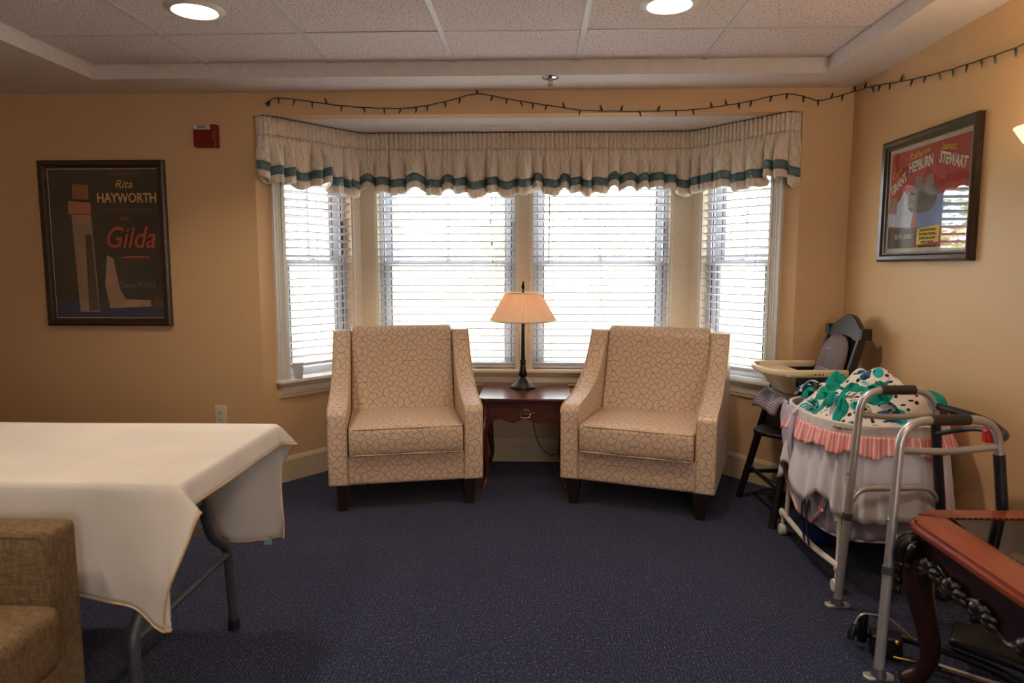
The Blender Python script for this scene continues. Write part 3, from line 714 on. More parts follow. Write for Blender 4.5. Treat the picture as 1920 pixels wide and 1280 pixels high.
for kind, f in rows:
    for x, o in cols:
        if kind == 'n': cv.append(cloth_pt(o, dropn(x)*f, -1, x))
        elif kind == 'f': cv.append(cloth_pt(o, (DF+.012*math.sin(x*11))*f, 1, x))
        else:
            y = FY0-.004+(FY1-FY0+.008)*f; p = cloth_pt(o, 0, -1, x); cv.append((p[0], y, p[2]+.0012*math.sin(x*5+y*3)+.0008*math.sin(x*1.3-y*17)))
nc = len(cols)
cm = MB().add(cv, [(j*nc+i, j*nc+i+1, (j+1)*nc+i+1, (j+1)*nc+i) for j in range(len(rows)-1) for i in range(nc-1)])
tc = empty('tablecloth', (-1.6, 1.92, FZ), label='white tablecloth with yellow stitched hem draped over the folding table', cat='tablecloth')
o = cm.build('cloth', M_CLOTH, tc, smooth=80, solid=.002, loc=(1.6, -1.92, -FZ))
edge = [cv[i] for i in range(nc)]+[cv[j*nc+nc-1] for j in range(1, len(rows))]+[cv[(len(rows)-1)*nc+i] for i in range(nc-2, -1, -1)]
MB().tube(edge, .0032, 5).build('hem', M_HEM, tc, loc=(1.6, -1.92, -FZ))
q = cv[(len(rows)-1)*nc+nc-10]; MB().box(q[0]-.014, q[0]+.014, q[1]-.001, q[1]+.001, q[2]-.022, q[2]+.006).build('care_tag', mtrans('care_tag', (170, 215, 200), .6), tc, smooth=0, loc=(1.6, -1.92, -FZ))

# ------------------------------------------------------------------ brown tweed armchair (faces the room centre)
bc = empty('tweed_armchair', (-1.4, 1.2, 0), label='brown tweed armchair with square arms in front of the white-clothed table', cat='armchair')
def lb(m): m.v = [(x+1.4, y-1.2, z) for x, y, z in m.v]; return m
for yy in (1.49, .80):
    a = lb(MB().rbox((-1.445, yy, .345), (.355, .05, .305), .02)).build('arm', M_TWEED, bc, weld=True)
    s = -1 if yy > 1 else 1
    lb(MB().tube(fillet([(-1.78, yy+s*.048, .637), (-1.098, yy+s*.048, .637), (-1.094, yy+s*.048, .06)], .03, 5), .003, 6)).build('piping', M_TWEED, a)
lb(MB().rbox((-1.375, 1.145, .415), (.315, .29, .075), .03, crown=.02)).build('seat_cushion', M_TWEED, bc, weld=True)
lb(MB().rbox((-1.38, 1.157, .19), (.30, .30, .15), .012)).build('base', M_TWEED, bc, weld=True)
lb(MB().rbox((-1.72, 1.157, .45), (.08, .30, .41), .03)).build('backrest', M_TWEED, bc, weld=True)
for x in (-1.72, -1.12):
    for y in (.80, 1.49): lb(MB().frustum(x, y, 0, .045, .018, .018, .024, .024)).build('leg', M_DARKLEG, bc, smooth=0)

# ------------------------------------------------------------------ high chair (faces -x), local frame: front = -x
hc = empty('high_chair', (1.36, 3.43, 0), R(3), label='black wooden high chair with bone plastic tray and grey pad in the corner', cat='high chair')
SZ = .57
for sy in (-1, 1):
    MB().tube([(-.235, sy*.225, 0), (-.115, sy*.155, SZ)], [.017, .021], 10).build('leg', M_BLACKWOOD, hc)
    MB().tube([(.215, sy*.215, 0), (.10, sy*.155, SZ)], [.017, .021], 10).build('leg', M_BLACKWOOD, hc)
    MB().tube([(-.20, sy*.205, .15), (.18, sy*.198, .15)], .011, 8).build('stretcher', M_BLACKWOOD, hc)
MB().tube([(-.197, -.20, .18), (-.197, .20, .18)], .011, 8).build('stretcher', M_BLACKWOOD, hc)
MB().prism([(-.15, -.165), (.15, -.165), (.15, .165), (-.15, .165)], SZ-.005, SZ+.017, 'z').build('seat', M_BLACKWOOD, hc, bevel=.006)
fr = [(-.10, -.15), (-.10, .15)]+[(-.14-.11*math.sin(math.pi*k/12), .15-.30*k/12) for k in range(0, 13)]
MB().prism(fr, .405, .425, 'z').build('footrest', M_BLACKWOOD, hc, bevel=.005)
MB().prism([(-.15, .42), (-.14, SZ), (-.12, SZ), (-.13, .42)], -.115, .115, 'y').build('front_panel', M_BLACKWOOD, hc, smooth=0)
for sy in (-1, 1):
    MB().prism([(.075, SZ), (.12, SZ), (.215, .93), (.178, .93)], sy*.152-.012, sy*.152+.012, 'y').build('back_post', M_BLACKWOOD, hc, bevel=.004)
    for k in range(5):
        x = -.10+.045*k; MB().box(x-.011, x+.011, sy*.172-.007, sy*.172+.007, SZ+.005, .715).build('spindle', M_BLACKWOOD, hc, smooth=0)
    MB().box(-.125, .125, sy*.172-.012, sy*.172+.012, .70, .722).build('arm_rail', M_BLACKWOOD, hc, bevel=.004)
    ta = MB().rbox((-.03, sy*.172, .737), (.15, .017, .017), .008).build('tray_arm', M_BONE, hc, weld=True)
    for x in (-.06, -.042, -.024, -.006, .08): MB().tube([(x, sy*.189, .734), (x, sy*.1905, .734)], .0042, 8).build('adjustment_hole', M_SLOT, ta)
cr = [(-.165, .925)]+[(-.165+.33*k/16, .945+.07*math.sin(math.pi*k/16)**1.6) for k in range(17)]+[(.165, .90), (.12, .885), (.06, .90), (0, .905), (-.06, .90), (-.12, .885), (-.165, .90)]
MB().prism([(y, z-.93) for y, z in cr], -.014, .014, 'x').build('crest_rail', M_BLACKWOOD, hc, smooth=35, bevel=.004, loc=(.196, 0, .925), rot=(0, R(15), 0))
for sy in (-1, 1): MB().box(.172, .222, sy*.165-.02, sy*.165+.02, .895, .95).build('post_cap', M_BLACKWOOD, hc, bevel=.005)
for k in range(4):
    y = -.09+.06*k; MB().prism([(.09, SZ), (.105, SZ), (.20, .92), (.185, .92)], y-.018, y+.018, 'y').build('back_slat', M_BLACKWOOD, hc, smooth=0)
def padshape(z0, z1, wmax, thick):
    m = MB()
    def f(u, v):
        a = 2*math.pi*u; h = (z1-z0)/2
        yy = wmax*math.copysign(abs(math.cos(a))**.7, math.cos(a))*v; zz = (z0+h)+h*math.copysign(abs(math.sin(a))**.75, math.sin(a))*v
        return (-thick*(1-v**4)+(zz-SZ)*.26+.075, yy, zz)
    m.grid(f, 40, 8, cu=True); return m
pb = padshape(.60, .905, .125, .035).build('back_pad', M_PAD, hc, smooth=60, solid=.012)
padshape(.60, .775, .124, .048).build('pad_pocket', M_GING, pb, smooth=60, solid=.006)
MB().tube([(.0735+.26*(.835-SZ)-.037+.0015*math.sin(k), .03-.06*k/24, .835+.005*math.sin(k*1.35)*(1-k/40)+.0002*k) for k in range(25)], .0012, 5).build('embroidery', plain('white_thread', (220, 214, 214), .6), pb)
MB().rbox((-.03, 0, SZ+.032), (.12, .135, .018), .014, crown=.01).build('seat_pad', M_GING, hc, weld=True)
def flap(u, v):
    y = -.13+.26*u; return (-.13-.075*math.sin(v*1.6)-.01*math.sin(u*9), y*(1+.06*v), SZ+.035-.075*v**1.4+.006*math.sin(u*14+v*4))
MB().grid(flap, 20, 10).build('pad_flap', M_GING, hc, smooth=80, solid=.018)
TT = .735
pts = [(-.15, .187), (-.05, .187), (-.05, -.187), (-.15, -.187)]+[(-.15-.10*math.sin(math.pi*k/16), -.187*math.cos(math.pi*k/16)) for k in range(1, 16)]
tray = MB().prism(pts, TT-.012, TT-.003, 'z').build('tray', M_BONE, hc, smooth=30, bevel=.004)
rim = [(-.05, .182, TT+.004), (-.15, .182, TT+.004)]+[(-.15-.095*math.sin(math.pi*k/16), .182*math.cos(math.pi*k/16), TT+.004) for k in range(1, 16)]+[(-.15, -.182, TT+.004), (-.05, -.182, TT+.004)]
MB().tube(rim, .012, 8, flat=1.3).build('tray_rim', M_BONE, tray)
MB().prism([(-.21, TT-.01), (-.11, TT-.01), (-.075, .625), (-.13, .62)], -.09, .09, 'y').build('tray_post', M_BONE, hc, bevel=.012, seg=3)

# ------------------------------------------------------------------ bassinet
BX, BY = 1.365, 2.83; HX, HY = .255, .31
bs = empty('bassinet', (BX, BY, 0), label='white skirted bassinet on casters with pink striped ruffle, heaped with a blanket', cat='bassinet')
def sup(a, hx, hy, p=.72): return (hx*math.copysign(abs(math.cos(a))**p, math.cos(a)), hy*math.copysign(abs(math.sin(a))**p, math.sin(a)))
def sheet(zt, zbf, g0, g1, amp0, amp1, nf, ph=0, nu=360, nv=9, wob=0):
    def f(u, v):
        a = 2*math.pi*u; zb = zbf(a); z = zt+(zb-zt)*v
        x, y = sup(a, 1, 1); L = math.hypot(x, y)
        am = amp0+(amp1-amp0)*v; g = g0+(g1-g0)*v
        w = am*math.sin(nf*a+ph+1.3*math.sin(3*a))+wob*v*math.sin(5*a+2)
        X, Y = sup(a, HX+g, HY+g); n = Vector((X/HX**2, Y/HY**2)).normalized(); X += n.x*w; Y += n.y*w
        X = min(X, XR-BX-.02)
        return (X, Y, z)
    m = MB().grid(f, nu, nv, cu=True); uv = [(2*math.pi*(k % nu)/nu*.33, (k//nu)/(nv-1)*.1) for k in range(nu*nv)]
    return m, uv
left = lambda a: max(0, -math.cos(a))**2
zt = lambda a: .648
m, uv = sheet(.655, lambda a: .61, .0, .002, 0, .0, 10); m.build('rim_band', plain('bassinet_cotton', (228, 218, 212), .8), bs, smooth=60, solid=.012)
m, uv = sheet(.615, lambda a: .545+.012*math.sin(11*a), .01, .028, .002, .011, 34); m.build('ruffle', M_PINK, bs, smooth=70, uvf=uv, solid=.002)
m, uv = sheet(.57, lambda a: .285+.11*left(a)*(.6+.4*math.sin(a*9))+.012*math.sin(7*a), .004, .03, .002, .012, 26, 1.0, nv=12); m.build('skirt', M_SKIRT, bs, smooth=70, solid=.0015)
def tubf(u, v):
    a = 2*math.pi*u; k = 1-.25*v**2; x, y = sup(a, HX*k-.012, HY*k-.012); return (x, y, .65-.26*v)
tb = MB().grid(tubf, 60, 8, cu=True); tb.add([(sup(2*math.pi*k/60, HX*.75-.012, HY*.75-.012))+(.39,) for k in range(60)], [tuple(range(60))]); tb.build('tub', plain('tub_lining', (214, 206, 204), .8), bs, weld=True)
text('Dream On Me', .013, plain('black_thread', (24, 22, 24), .6), bs, (-.1965, -.2575, .634), (R(90), 0, R(-46)), name='lettering', ext=.001)
# lower shelf basket in lavender voile and net
def lowf(u, v):
    a = 2*math.pi*u; x, y = sup(a, .225, .285, .6); w = .006*math.sin(22*a); k = 1-.05*v; return (x*k+w, y*k+w, .33-.135*v)
m = MB().grid(lowf, 160, 6, cu=True); m.build('basket_side', M_LAV, bs, smooth=70, solid=.0015)
MB().prism([sup(2*math.pi*k/40, .214, .27, .6) for k in range(40)], .19, .197, 'z').build('basket_floor', M_WHITETUBE, bs, smooth=0)
MB().prism([(-.235, .40), (.235, .40), (.19, .30), (.06, .205), (-.09, .205), (-.19, .28)], -.229, -.227, 'x').build('net_end', M_MESH, bs, smooth=0)
ne = bs.children[-1]
MB().tube([(-.232, y, z) for y, z in [(.235, .42), (.12, .33), (.0, .25)]], .006, 6, flat=.6).tube([(-.232, y, z) for y, z in [(.24, .42), (.2, .30), (.06, .205), (-.09, .205), (-.19, .29)]], .006, 6).tube([(-.232, y, z) for y, z in [(-.09, .205), (-.16, .27), (-.2, .345)]], .006, 6).build('net_trim', M_PINK, ne)
for sx in (-1, 1):
    X0 = sx*.205
    for sy in (-1, 1):
        MB().tube(smoothpath([(X0-sx*.01, sy*.27, .10), (X0-sx*.012, sy*.262, .25), (X0+sx*.0, sy*.235, .42), (X0-sx*.03, sy*.20, .50)], 5), .0115, 8).build('leg', M_WHITETUBE, bs)
        cs = empty('caster', (X0, sy*.285, 0)); cs.parent = bs
        w0 = MB(); w0.prism([(.026*math.cos(k*math.pi/8), .026+.026*math.sin(k*math.pi/8)) for k in range(16)], -.015, .015, 'x'); w0.build('caster_wheel', M_WHITETUBE, cs, bevel=.005)
        MB().tube([(0, 0, .045), (0, 0, .10)], .009, 8).tube([(0, .0, .09), (0, sy*.02, .105)], .014, 8).build('caster_stem', M_WHITETUBE, cs)
    MB().tube(smoothpath([(X0, .31, .108), (X0, .14, .092), (X0, 0, .085), (X0, -.14, .092), (X0, -.31, .108)], 5), .0125, 8).build('rocker_rail', M_WHITETUBE, bs)
    MB().tube(smoothpath([(X0, -.26, .27), (X0+.01, -.20, .335), (X0+.012, -.08, .35), (X0+.012, .08, .35), (X0+.01, .20, .335), (X0, .26, .27)], 5), .009, 8).build('brace', M_WHITETUBE, bs)
# side veil at the head end
def veil(u, v):
    y = .02+.25*u; return (-.262-.022*math.sin(math.pi*v)*(1-.3*u)-.006*math.sin(u*14)+.04*u*u, y, .645-.27*v*(1-.45*u*u))
MB().grid(veil, 16, 12).build('side_veil', M_VEIL, bs, smooth=80, solid=.0015)

bl = empty('fleece_blanket', (BX, BY, .6), label='crumpled teal-backed printed fleece blanket heaped in the bassinet', cat='blanket')
br = random.Random(9)
bumps = [(br.uniform(-.2, .2), br.uniform(-.26, .26), br.uniform(.03, .07), br.uniform(-.02, .035)) for _ in range(46)]
def heap(u, v, hx=.232, hy=.298, ht=.145):
    a = 2*math.pi*u; x, y = sup(a, hx*v, hy*v, .8); e = (1-v**2.6)
    z = .03+ht*e+.06*e*(x/hx)
    for bx, by, r, h in bumps: z += h*math.exp(-((x-bx)**2+(y-by)**2)/r**2)*min(1, (1-v)*6)
    z += .012*math.sin(x*41+2.2*math.sin(y*23))*e+.009*math.sin(y*53+x*31)*e
    return (x, y, z)
MB().grid(lambda u, v: heap(u, .02+.98*v), 120, 36, cu=True).build('printed_side', M_PRINT, bl, smooth=80, solid=.006)
def fold(cx, cy, rx, ry, h, seed, rot):
    def f(u, v):
        a = 2*math.pi*u; x, y = rx*v*math.cos(a), ry*v*math.sin(a); c, s = math.cos(rot), math.sin(rot); X, Y = cx+x*c-y*s, cy+x*s+y*c
        base = heap_z(X, Y); return (X, Y, base+h*(1-v**2)*(1+.35*math.sin(3*a+seed)+.25*math.sin(7*v+5*a))-.008*v)
    return f
def heap_z(X, Y):
    v = min(1, ((abs(X)/.232)**2.5+(abs(Y)/.298)**2.5)**(1/2.5)); e = (1-v**2.6); z = .03+.145*e+.06*e*(X/.232)
    for bx, by, r, h in bumps: z += h*math.exp(-((X-bx)**2+(Y-by)**2)/r**2)*min(1, (1-v)*6)
    return z
for k, (cx, cy, rx, ry, h, ro) in enumerate([(-.10, -.10, .085, .05, .032, .6), (-.13, .05, .06, .05, .022, 0), (-.04, -.19, .07, .035, .03, -.3), (-.17, -.02, .05, .04, .022, .2), (-.17, -.17, .04, .03, .035, 1.0), (-.09, .09, .05, .03, .03, .5), (-.05, .16, .05, .04, .035, .2)]):
    MB().grid(fold(cx, cy, rx, ry, h, k*1.7, ro), 36, 12, cu=True).build('teal_fold', M_TEALF, bl, smooth=80, solid=.005)
for k in range(16):
    a = br.uniform(2.2, 4.6); rr = br.uniform(.55, .98); x, y = sup(a, .232*rr, .298*rr, .8); z = heap_z(x, y); d = br.uniform(0, 6.28)
    c, s = math.cos(d), math.sin(d)
    def fr_(u, v, x=x, y=y, z=z, c=c, s=s): L = .075*v; wv = (u-.5)*.026; return (x+c*L-s*wv, y+s*L+c*wv, z+.028+.02*math.sin(v*2.6)-.05*v*v)
    MB().grid(fr_, 4, 7).build('fringe', M_TEALF if k % 2 else M_PRINT, bl, smooth=80, solid=.005)
pt = empty('plush_toy', (1.53, 2.68, .62), label='brown plush toy with teal cap tucked against the wall side of the bassinet', cat='toy')
MB().ball((0, 0, .055), .075, 20, (.95, 1.1, 1.0)).build('head', M_BROWNF, pt)
MB().ball((-.005, .01, .095), .078, 20, (1.0, 1.1, .62)).build('cap', M_TEALF, pt)
bg = empty('blue_bag', (1.33, 3.03, 0), label='dark blue patterned bag on the carpet behind the bassinet casters', cat='bag')
MB().rbox((0, 0, .085), (.10, .07, .085), .03, crown=.02).build('body', M_BLUEBAG, bg, weld=True)
MB().tube(smoothpath([(-.05, -.06, .165), (-.045, -.07, .2), (0, -.075, .186), (.045, -.07, .2), (.05, -.06, .165)], 5), .006, 6).build('handle', M_NAVY, bg)
sp_ = empty('navy_strap', (1.135, 2.80, .12), label='navy webbing strap hanging over the net end of the bassinet basket', cat='strap')
for dy in (-.03, .02):
    MB().tube(smoothpath([(0, dy-.02, -.02), (-.012, dy-.012, .06), (-.008, dy, .13), (.004, dy+.012, .165), (.012, dy+.02, .13), (.004, dy+.03, .05)], 5), .011, 6, flat=.25).build('webbing', M_NAVY, sp_)

# ------------------------------------------------------------------ walker
wk = empty('walking_frame', (1.27, 2.22, 0), label='aluminium walking frame with brown grips beside the carved table', cat='walker')
def lw(m): m.v = [(x-1.27, y-2.22, z) for x, y, z in m.v]; return m
def sideframe(rf, rt, ft_, ff, ztop, nm):
    RF = Vector(rf); RT = Vector(rt); FT = Vector(ft_); FF = Vector(ff)
    f0 = RF+(RT-RF)*.40; f1 = FF+(FT-FF)*.5
    t = fillet([f0, RT, FT, f1], .085, 8)
    fr = lw(MB().tube(t, .0135, 12)).build('side_frame', M_ALU, wk)
    ctr = (RT+FT)/2; d = (FT-RT).normalized()
    lw(MB().tube([ctr-d*.062, ctr+d*.062], .0175, 12)).build('handgrip', M_GRIP, fr, bevel=.003)
    lw(MB().tube([RF+Vector((0, 0, .02)), RF+(RT-RF)*.43], .0122 if False else .0145, 12)).build('leg_extension', M_ALU, wk)
    le = wk.children[-1]
    lw(MB().tube([RF+(RT-RF)*.41, RF+(RT-RF)*.44], .0175, 12)).build('collar', M_GREYMET, le)
    lw(MB().prism([(RF.x-.038, RF.y-.018), (RF.x+.038, RF.y-.018), (RF.x+.046, RF.y), (RF.x+.038, RF.y+.018), (RF.x-.038, RF.y+.018), (RF.x-.046, RF.y)], 0, .012, 'z')).build('glide', M_ALU, le, bevel=.003)
    lw(MB().tube([RF+Vector((0, 0, .01)), RF+Vector((0, 0, .035))], [.024, .017], 12)).build('glide_cup', M_GREYMET, le)
    lw(MB().tube([RF+(RT-RF)*.62+Vector((-.014, -.002, 0)), RF+(RT-RF)*.62+Vector((-.0175, -.002, 0))], .004, 8)).build('push_button', M_CHROME, le)
    # front leg: dark sleeve above, grey fork and wheel below
    a = FF+(FT-FF)*.86; b = FF+(FT-FF)*.42
    fl = lw(MB().tube([a, b], .0165, 12)).build('front_sleeve', M_DKALU, wk)
    lw(MB().tube([b, FF+Vector((0, 0, .06))], .0125, 10)).build('front_leg', M_GREYMET, fl)
    C = FF+Vector((0, .018, .0)); rim = MB().prism([(C.x+.062*math.cos(k*math.pi/14), .064+.062*math.sin(k*math.pi/14)) for k in range(28)], C.y-.011, C.y+.011, 'y')
    w_ = lw(MB().tube([(C.x+.052*math.cos(k*math.pi/14), C.y, .064+.052*math.sin(k*math.pi/14)) for k in range(28)], .0115, 8, closed=True)).build('wheel', M_RUBBER, wk)
    sp = MB()
    for k in range(5): an = k*2*math.pi/5; sp.tube([(C.x, C.y, .064), (C.x+.048*math.cos(an), C.y, .064+.048*math.sin(an))], .005, 6)
    sp.tube([(C.x, C.y-.012, .064), (C.x, C.y+.012, .064)], .012, 10); lw(sp).build('spokes', M_DKALU, w_)
    # side bars
    p0 = RF+(RT-RF)*.89; p1 = FF+(FT-FF)*.89; mid = (p0+p1)/2+Vector((0, -.004, -.022))
    lw(MB().tube(fillet([p0, p0+(p1-p0)*.45+Vector((0, 0, -.012)), p1], .08, 5), .0105, 10)).build('upper_bar', M_ALU, wk)
    q0 = RF+(RT-RF)*.47; q1 = FF+(FT-FF)*.47; up = Vector((0, 0, .065))
    lw(MB().tube(fillet([q0, q0+(q1-q0)*.10+up, q0+(q1-q0)*.88+up, q1], .06, 6), .0105, 10)).build('lower_bar', M_ALU, wk)
    return p1
pf = sideframe((1.115, 2.43, 0), (1.165, 2.44, .805), (1.425, 2.455, .805), (1.535, 2.475, 0), .8, 'f')
pn = sideframe((1.045, 1.985, 0), (1.10, 2.045, .782), (1.405, 2.085, .782), (1.50, 2.075, 0), .8, 'n')
P0, P1 = pf+Vector((.005, -.01, .03)), pn+Vector((.0, .01, .02))
lw(MB().tube(fillet([P0, P0+(P1-P0)*.55+Vector((.06, 0, .01)), P0+(P1-P0)*.9+Vector((.05, 0, 0)), P1], .06, 5), .014, 10)).build('front_crossbar', M_DKALU, wk)
lw(MB().tube(smoothpath([P0+Vector((0, 0, -.10)), P0+(P1-P0)*.4+Vector((.05, 0, -.035)), P0+(P1-P0)*.8+Vector((.06, 0, -.01))], 6), .0085, 8)).build('front_brace', M_DKALU, wk)
lw(MB().rbox((P1.x-.012, P1.y+.01, P1.z+.01), (.022, .014, .022), .007)).build('release_button', M_RED, wk, weld=True)

# ------------------------------------------------------------------ carved table
ct = empty('carved_table', (1.36, 1.56, 0), label='red mahogany table with glass inset and carved gilt-black apron', cat='table')
TXa, TXb, TYa, TYb, TZ = -.275, .262, -.46, .455, .52
def topshape(g):
    x0, x1, y0, y1 = TXa+g, TXb-g, TYa+g, TYb-g; c = .085
    def corner(cx, cy, sx, sy):   # serpentine clipped corner
        q = [(0, c*1.25), (.012, c*1.12), (.008, c*.95), (.022, c*.8), (.045, c*.42), (c*.42, .045), (c*.8, .022), (c*.95, .008), (c*1.12, .012), (c*1.25, 0)]
        return [(cx+sx*a, cy+sy*b) for a, b in q]
    a = corner(x0, y0, 1, 1); b = corner(x1, y0, -1, 1)[::-1]; c_ = corner(x1, y1, -1, -1); d = corner(x0, y1, 1, -1)[::-1]
    return a+b[0:]+c_+d if False else a[::1]+b+c_+d
def ring(z0, z1, g, inner):
    o = topshape(g); n = len(o); m = MB()
    i_ = inner
    m.add([(x, y, z1) for x, y in o]+[(x, y, z0) for x, y in o], [(k, (k+1) % n, n+(k+1) % n, n+k) for k in range(n)]); return m
outer = topshape(0); n_ = len(outer)
ix0, ix1, iy0, iy1 = TXa+.105, TXb-.105, TYa+.105, TYb-.065
def proj_in(x, y): return (min(max(x, ix0), ix1), min(max(y, iy0), iy1))
def tabtop(z0, z1, g):
    o = topshape(g); inn = [proj_in(*p) for p in o]
    # place corner samples exactly at the inner corners
    v = [(x, y, z1) for x, y in o]+[(x, y, z1) for x, y in inn]+[(x, y, z0) for x, y in o]+[(x, y, z0) for x, y in inn]; n = len(o)
    f = []
    for k in range(n):
        j = (k+1) % n; f += [(k, j, n+j, n+k), (2*n+j, 2*n+k, 3*n+k, 3*n+j), (k, 2*n+k, 2*n+j, j), (n+k, n+j, 3*n+j, 3*n+k)]
    return MB().add(v, f)
tabtop(TZ-.014, TZ, 0.0).build('top_frame', M_REDWOOD, ct, smooth=30, weld=True)
tabtop(TZ-.026, TZ-.014, -.008).build('top_moulding', M_REDWOOD, ct, smooth=30, weld=True)
tabtop(TZ-.038, TZ-.026, .012).build('under_moulding', M_REDDARK, ct, smooth=30, weld=True)
MB().box(ix0-.002, ix1+.002, iy0-.002, iy1+.002, TZ-.009, TZ-.003).build('glass_inset', M_TABGLASS, ct, smooth=0)
bd = MB()
for k in range(44):
    for x in (ix0, ix1): bd.ball((x, iy0+(iy1-iy0)*k/43, TZ-.001), .003, 6)
for k in range(20):
    for y in (iy0, iy1): bd.ball((ix0+(ix1-ix0)*k/19, y, TZ-.001), .003, 6)
bd.build('bead_border', M_CARVE, ct)
def apr(w, base, dip):
    low = []
    for i in range(33):
        f = -1+2*i/32; low.append((w*f, base-dip*(math.cos(f*math.pi*1.0)*.5+.5)-dip*.45*math.cos(f*math.pi*4)*(1-f*f)-.03*abs(f)**6))
    return [(-w, TZ-.036), (w, TZ-.036)]+low[::-1]
ax, ay = (TXa+.04, TXb-.04), (TYa+.04, TYb-.04)
yc_ = (TYa+TYb)/2; xc_ = (TXa+TXb)/2
for x in ax:
    p = [(y+yc_, z) for y, z in apr((TYb-TYa)/2-.06, .425, .045)]
    a = MB().prism(p, x-.009, x+.009, 'x').build('apron', M_REDDARK, ct, smooth=30)
    sg = -1 if x < 0 else 1
    rim = [(x+sg*.012, y, z) for y, z in p[2:]]
    MB().tube(rim, .005, 6).build('apron_bead', M_CARVE, a)
    for k, yy in enumerate([-.31, -.2, -.085, .085, .2, .31]):
        c = MB(); s2 = 1 if yy > 0 else -1; zz = .405-.03*math.cos(yy*3.2)
        for q in range(7):
            an = R(-40+38*q); ll = .062-.003*abs(q-3)
            c.tube(smoothpath([(x+sg*.010, yc_+yy, zz+.004), (x+sg*.019, yc_+yy+s2*ll*.5*math.cos(an), zz+.004+ll*.38*math.sin(an)), (x+sg*.011, yc_+yy+s2*ll*math.cos(an), zz-.004+ll*.7*math.sin(an))], 3), [.010, .013, .014, .014, .012, .009, .005], 8)
        c.ball((x+sg*.019, yc_+yy, zz+.004), .010, 8); c.ball((x+sg*.014, yc_+yy+s2*.058, zz+.018), .007, 8)
        c.build('carved_scroll', M_CARVE, a)
for y in ay:
    p = [(x+xc_, z) for x, z in apr((TXb-TXa)/2-.06, .425, .03)]
    a = MB().prism(p, y-.009, y+.009, 'y').build('apron', M_REDDARK, ct, smooth=30)
    MB().tube([(x, y+(.012 if y > 0 else -.012), z) for x, z in p[2:]], .0065, 6).build('apron_bead', M_CARVE, a)
for sx, X in ((-1, TXa), (1, TXb)):
    for sy, Y in ((-1, TYa), (1, TYb)):
        cx, cy = X-sx*.062, Y-sy*.062
        def q(o, z): return (cx+sx*o, cy+sy*o, z)
        p = smoothpath([q(-.004, TZ-.038), q(.0, .43), q(.014, .38), q(.012, .30), q(-.006, .2), q(-.018, .11), q(-.006, .05), q(.014, .012), q(.02, 0)], 4)
        base = [.034, .036, .046, .040, .032, .026, .024, .032, .032]
        rr = [base[min(8, i//4)]+(base[min(8, i//4+1)]-base[min(8, i//4)])*(i % 4)/4 for i in range(len(p))]
        lg = MB().tube(p, rr, 12).build('leg', M_REDDARK, ct)
        kc = MB()
        for j in range(7):
            an = R(-75+25*j); dx, dy = math.cos(an+math.atan2(sy, sx)), math.sin(an+math.atan2(sy, sx))
            kc.tube(smoothpath([(cx+dx*.03, cy+dy*.03, .462-.004*abs(j-3)), (cx+dx*.056+sx*.006, cy+dy*.056+sy*.006, .438), (cx+dx*.062+sx*.012, cy+dy*.062+sy*.012, .40), (cx+dx*.05+sx*.014, cy+dy*.05+sy*.014, .365+.006*abs(j-3))], 4), [.006, .008, .010, .011, .011, .011, .010, .009, .009, .008, .007, .006, .004][:13], 7)
            kc.ball((cx+dx*.055+sx*.013, cy+dy*.055+sy*.013, .36+.006*abs(j-3)), .009, 8)
        for j in range(3): kc.ball((cx+sx*.05, cy+sy*.05, .335-.03*j), .012-.002*j, 8, (1, 1, 1.4))
        kc.build('knee_carving', M_CARVE, lg)

# ------------------------------------------------------------------ wheelchair leg rest on the carpet under the carved table
lr = empty('leg_rest', (1.22, 2.06, 0), R(-18), label='black wheelchair leg rest with chrome lever lying on the carpet under the carved table', cat='leg rest')
MB().tube(fillet([(-.20, .05, .05), (-.05, .03, .065), (.06, -.02, .07), (.18, -.05, .05), (.24, -.08, .03)], .04, 4), .014, 10).build('main_tube', M_BLACKPL, lr)
MB().tube([(-.02, -.03, .03), (.2, -.11, .03)], .011, 8).build('lower_tube', M_CHROME, lr)
m = MB().rbox((0, 0, 0), (.10, .06, .014), .012, crown=.01); m.build('calf_pad', M_BLACKPL, lr, weld=True, loc=(.17, 0, .097), rot=(R(8), R(6), R(-18)))
MB().box(-.15, -.06, -.02, .045, .015, .08).tube([(-.17, .03, .03), (-.17, .03, .13)], .016, 10).build('pivot_bracket', M_BLACKPL, lr, bevel=.005)
lv = MB().tube(fillet([(-.10, .03, .125), (-.18, .02, .13), (-.20, .0, .095)], .02, 4), .0045, 8).tube([(-.10, .03, .125), (-.02, .0, .07)], .005, 8).build('lever', M_CHROME, lr)
MB().tube([(-.198, .002, .10), (-.205, -.004, .075), (-.21, -.01, .05)], [.008, .012, .010], 10).build('lever_grip', M_BLACKPL, lv)
MB().tube([(-.09, -.035, .03), (.0, -.045, .03)], .004, 6).ball((-.08, -.03, .075), .009, 8).build('bolt', M_BRASS, lr)

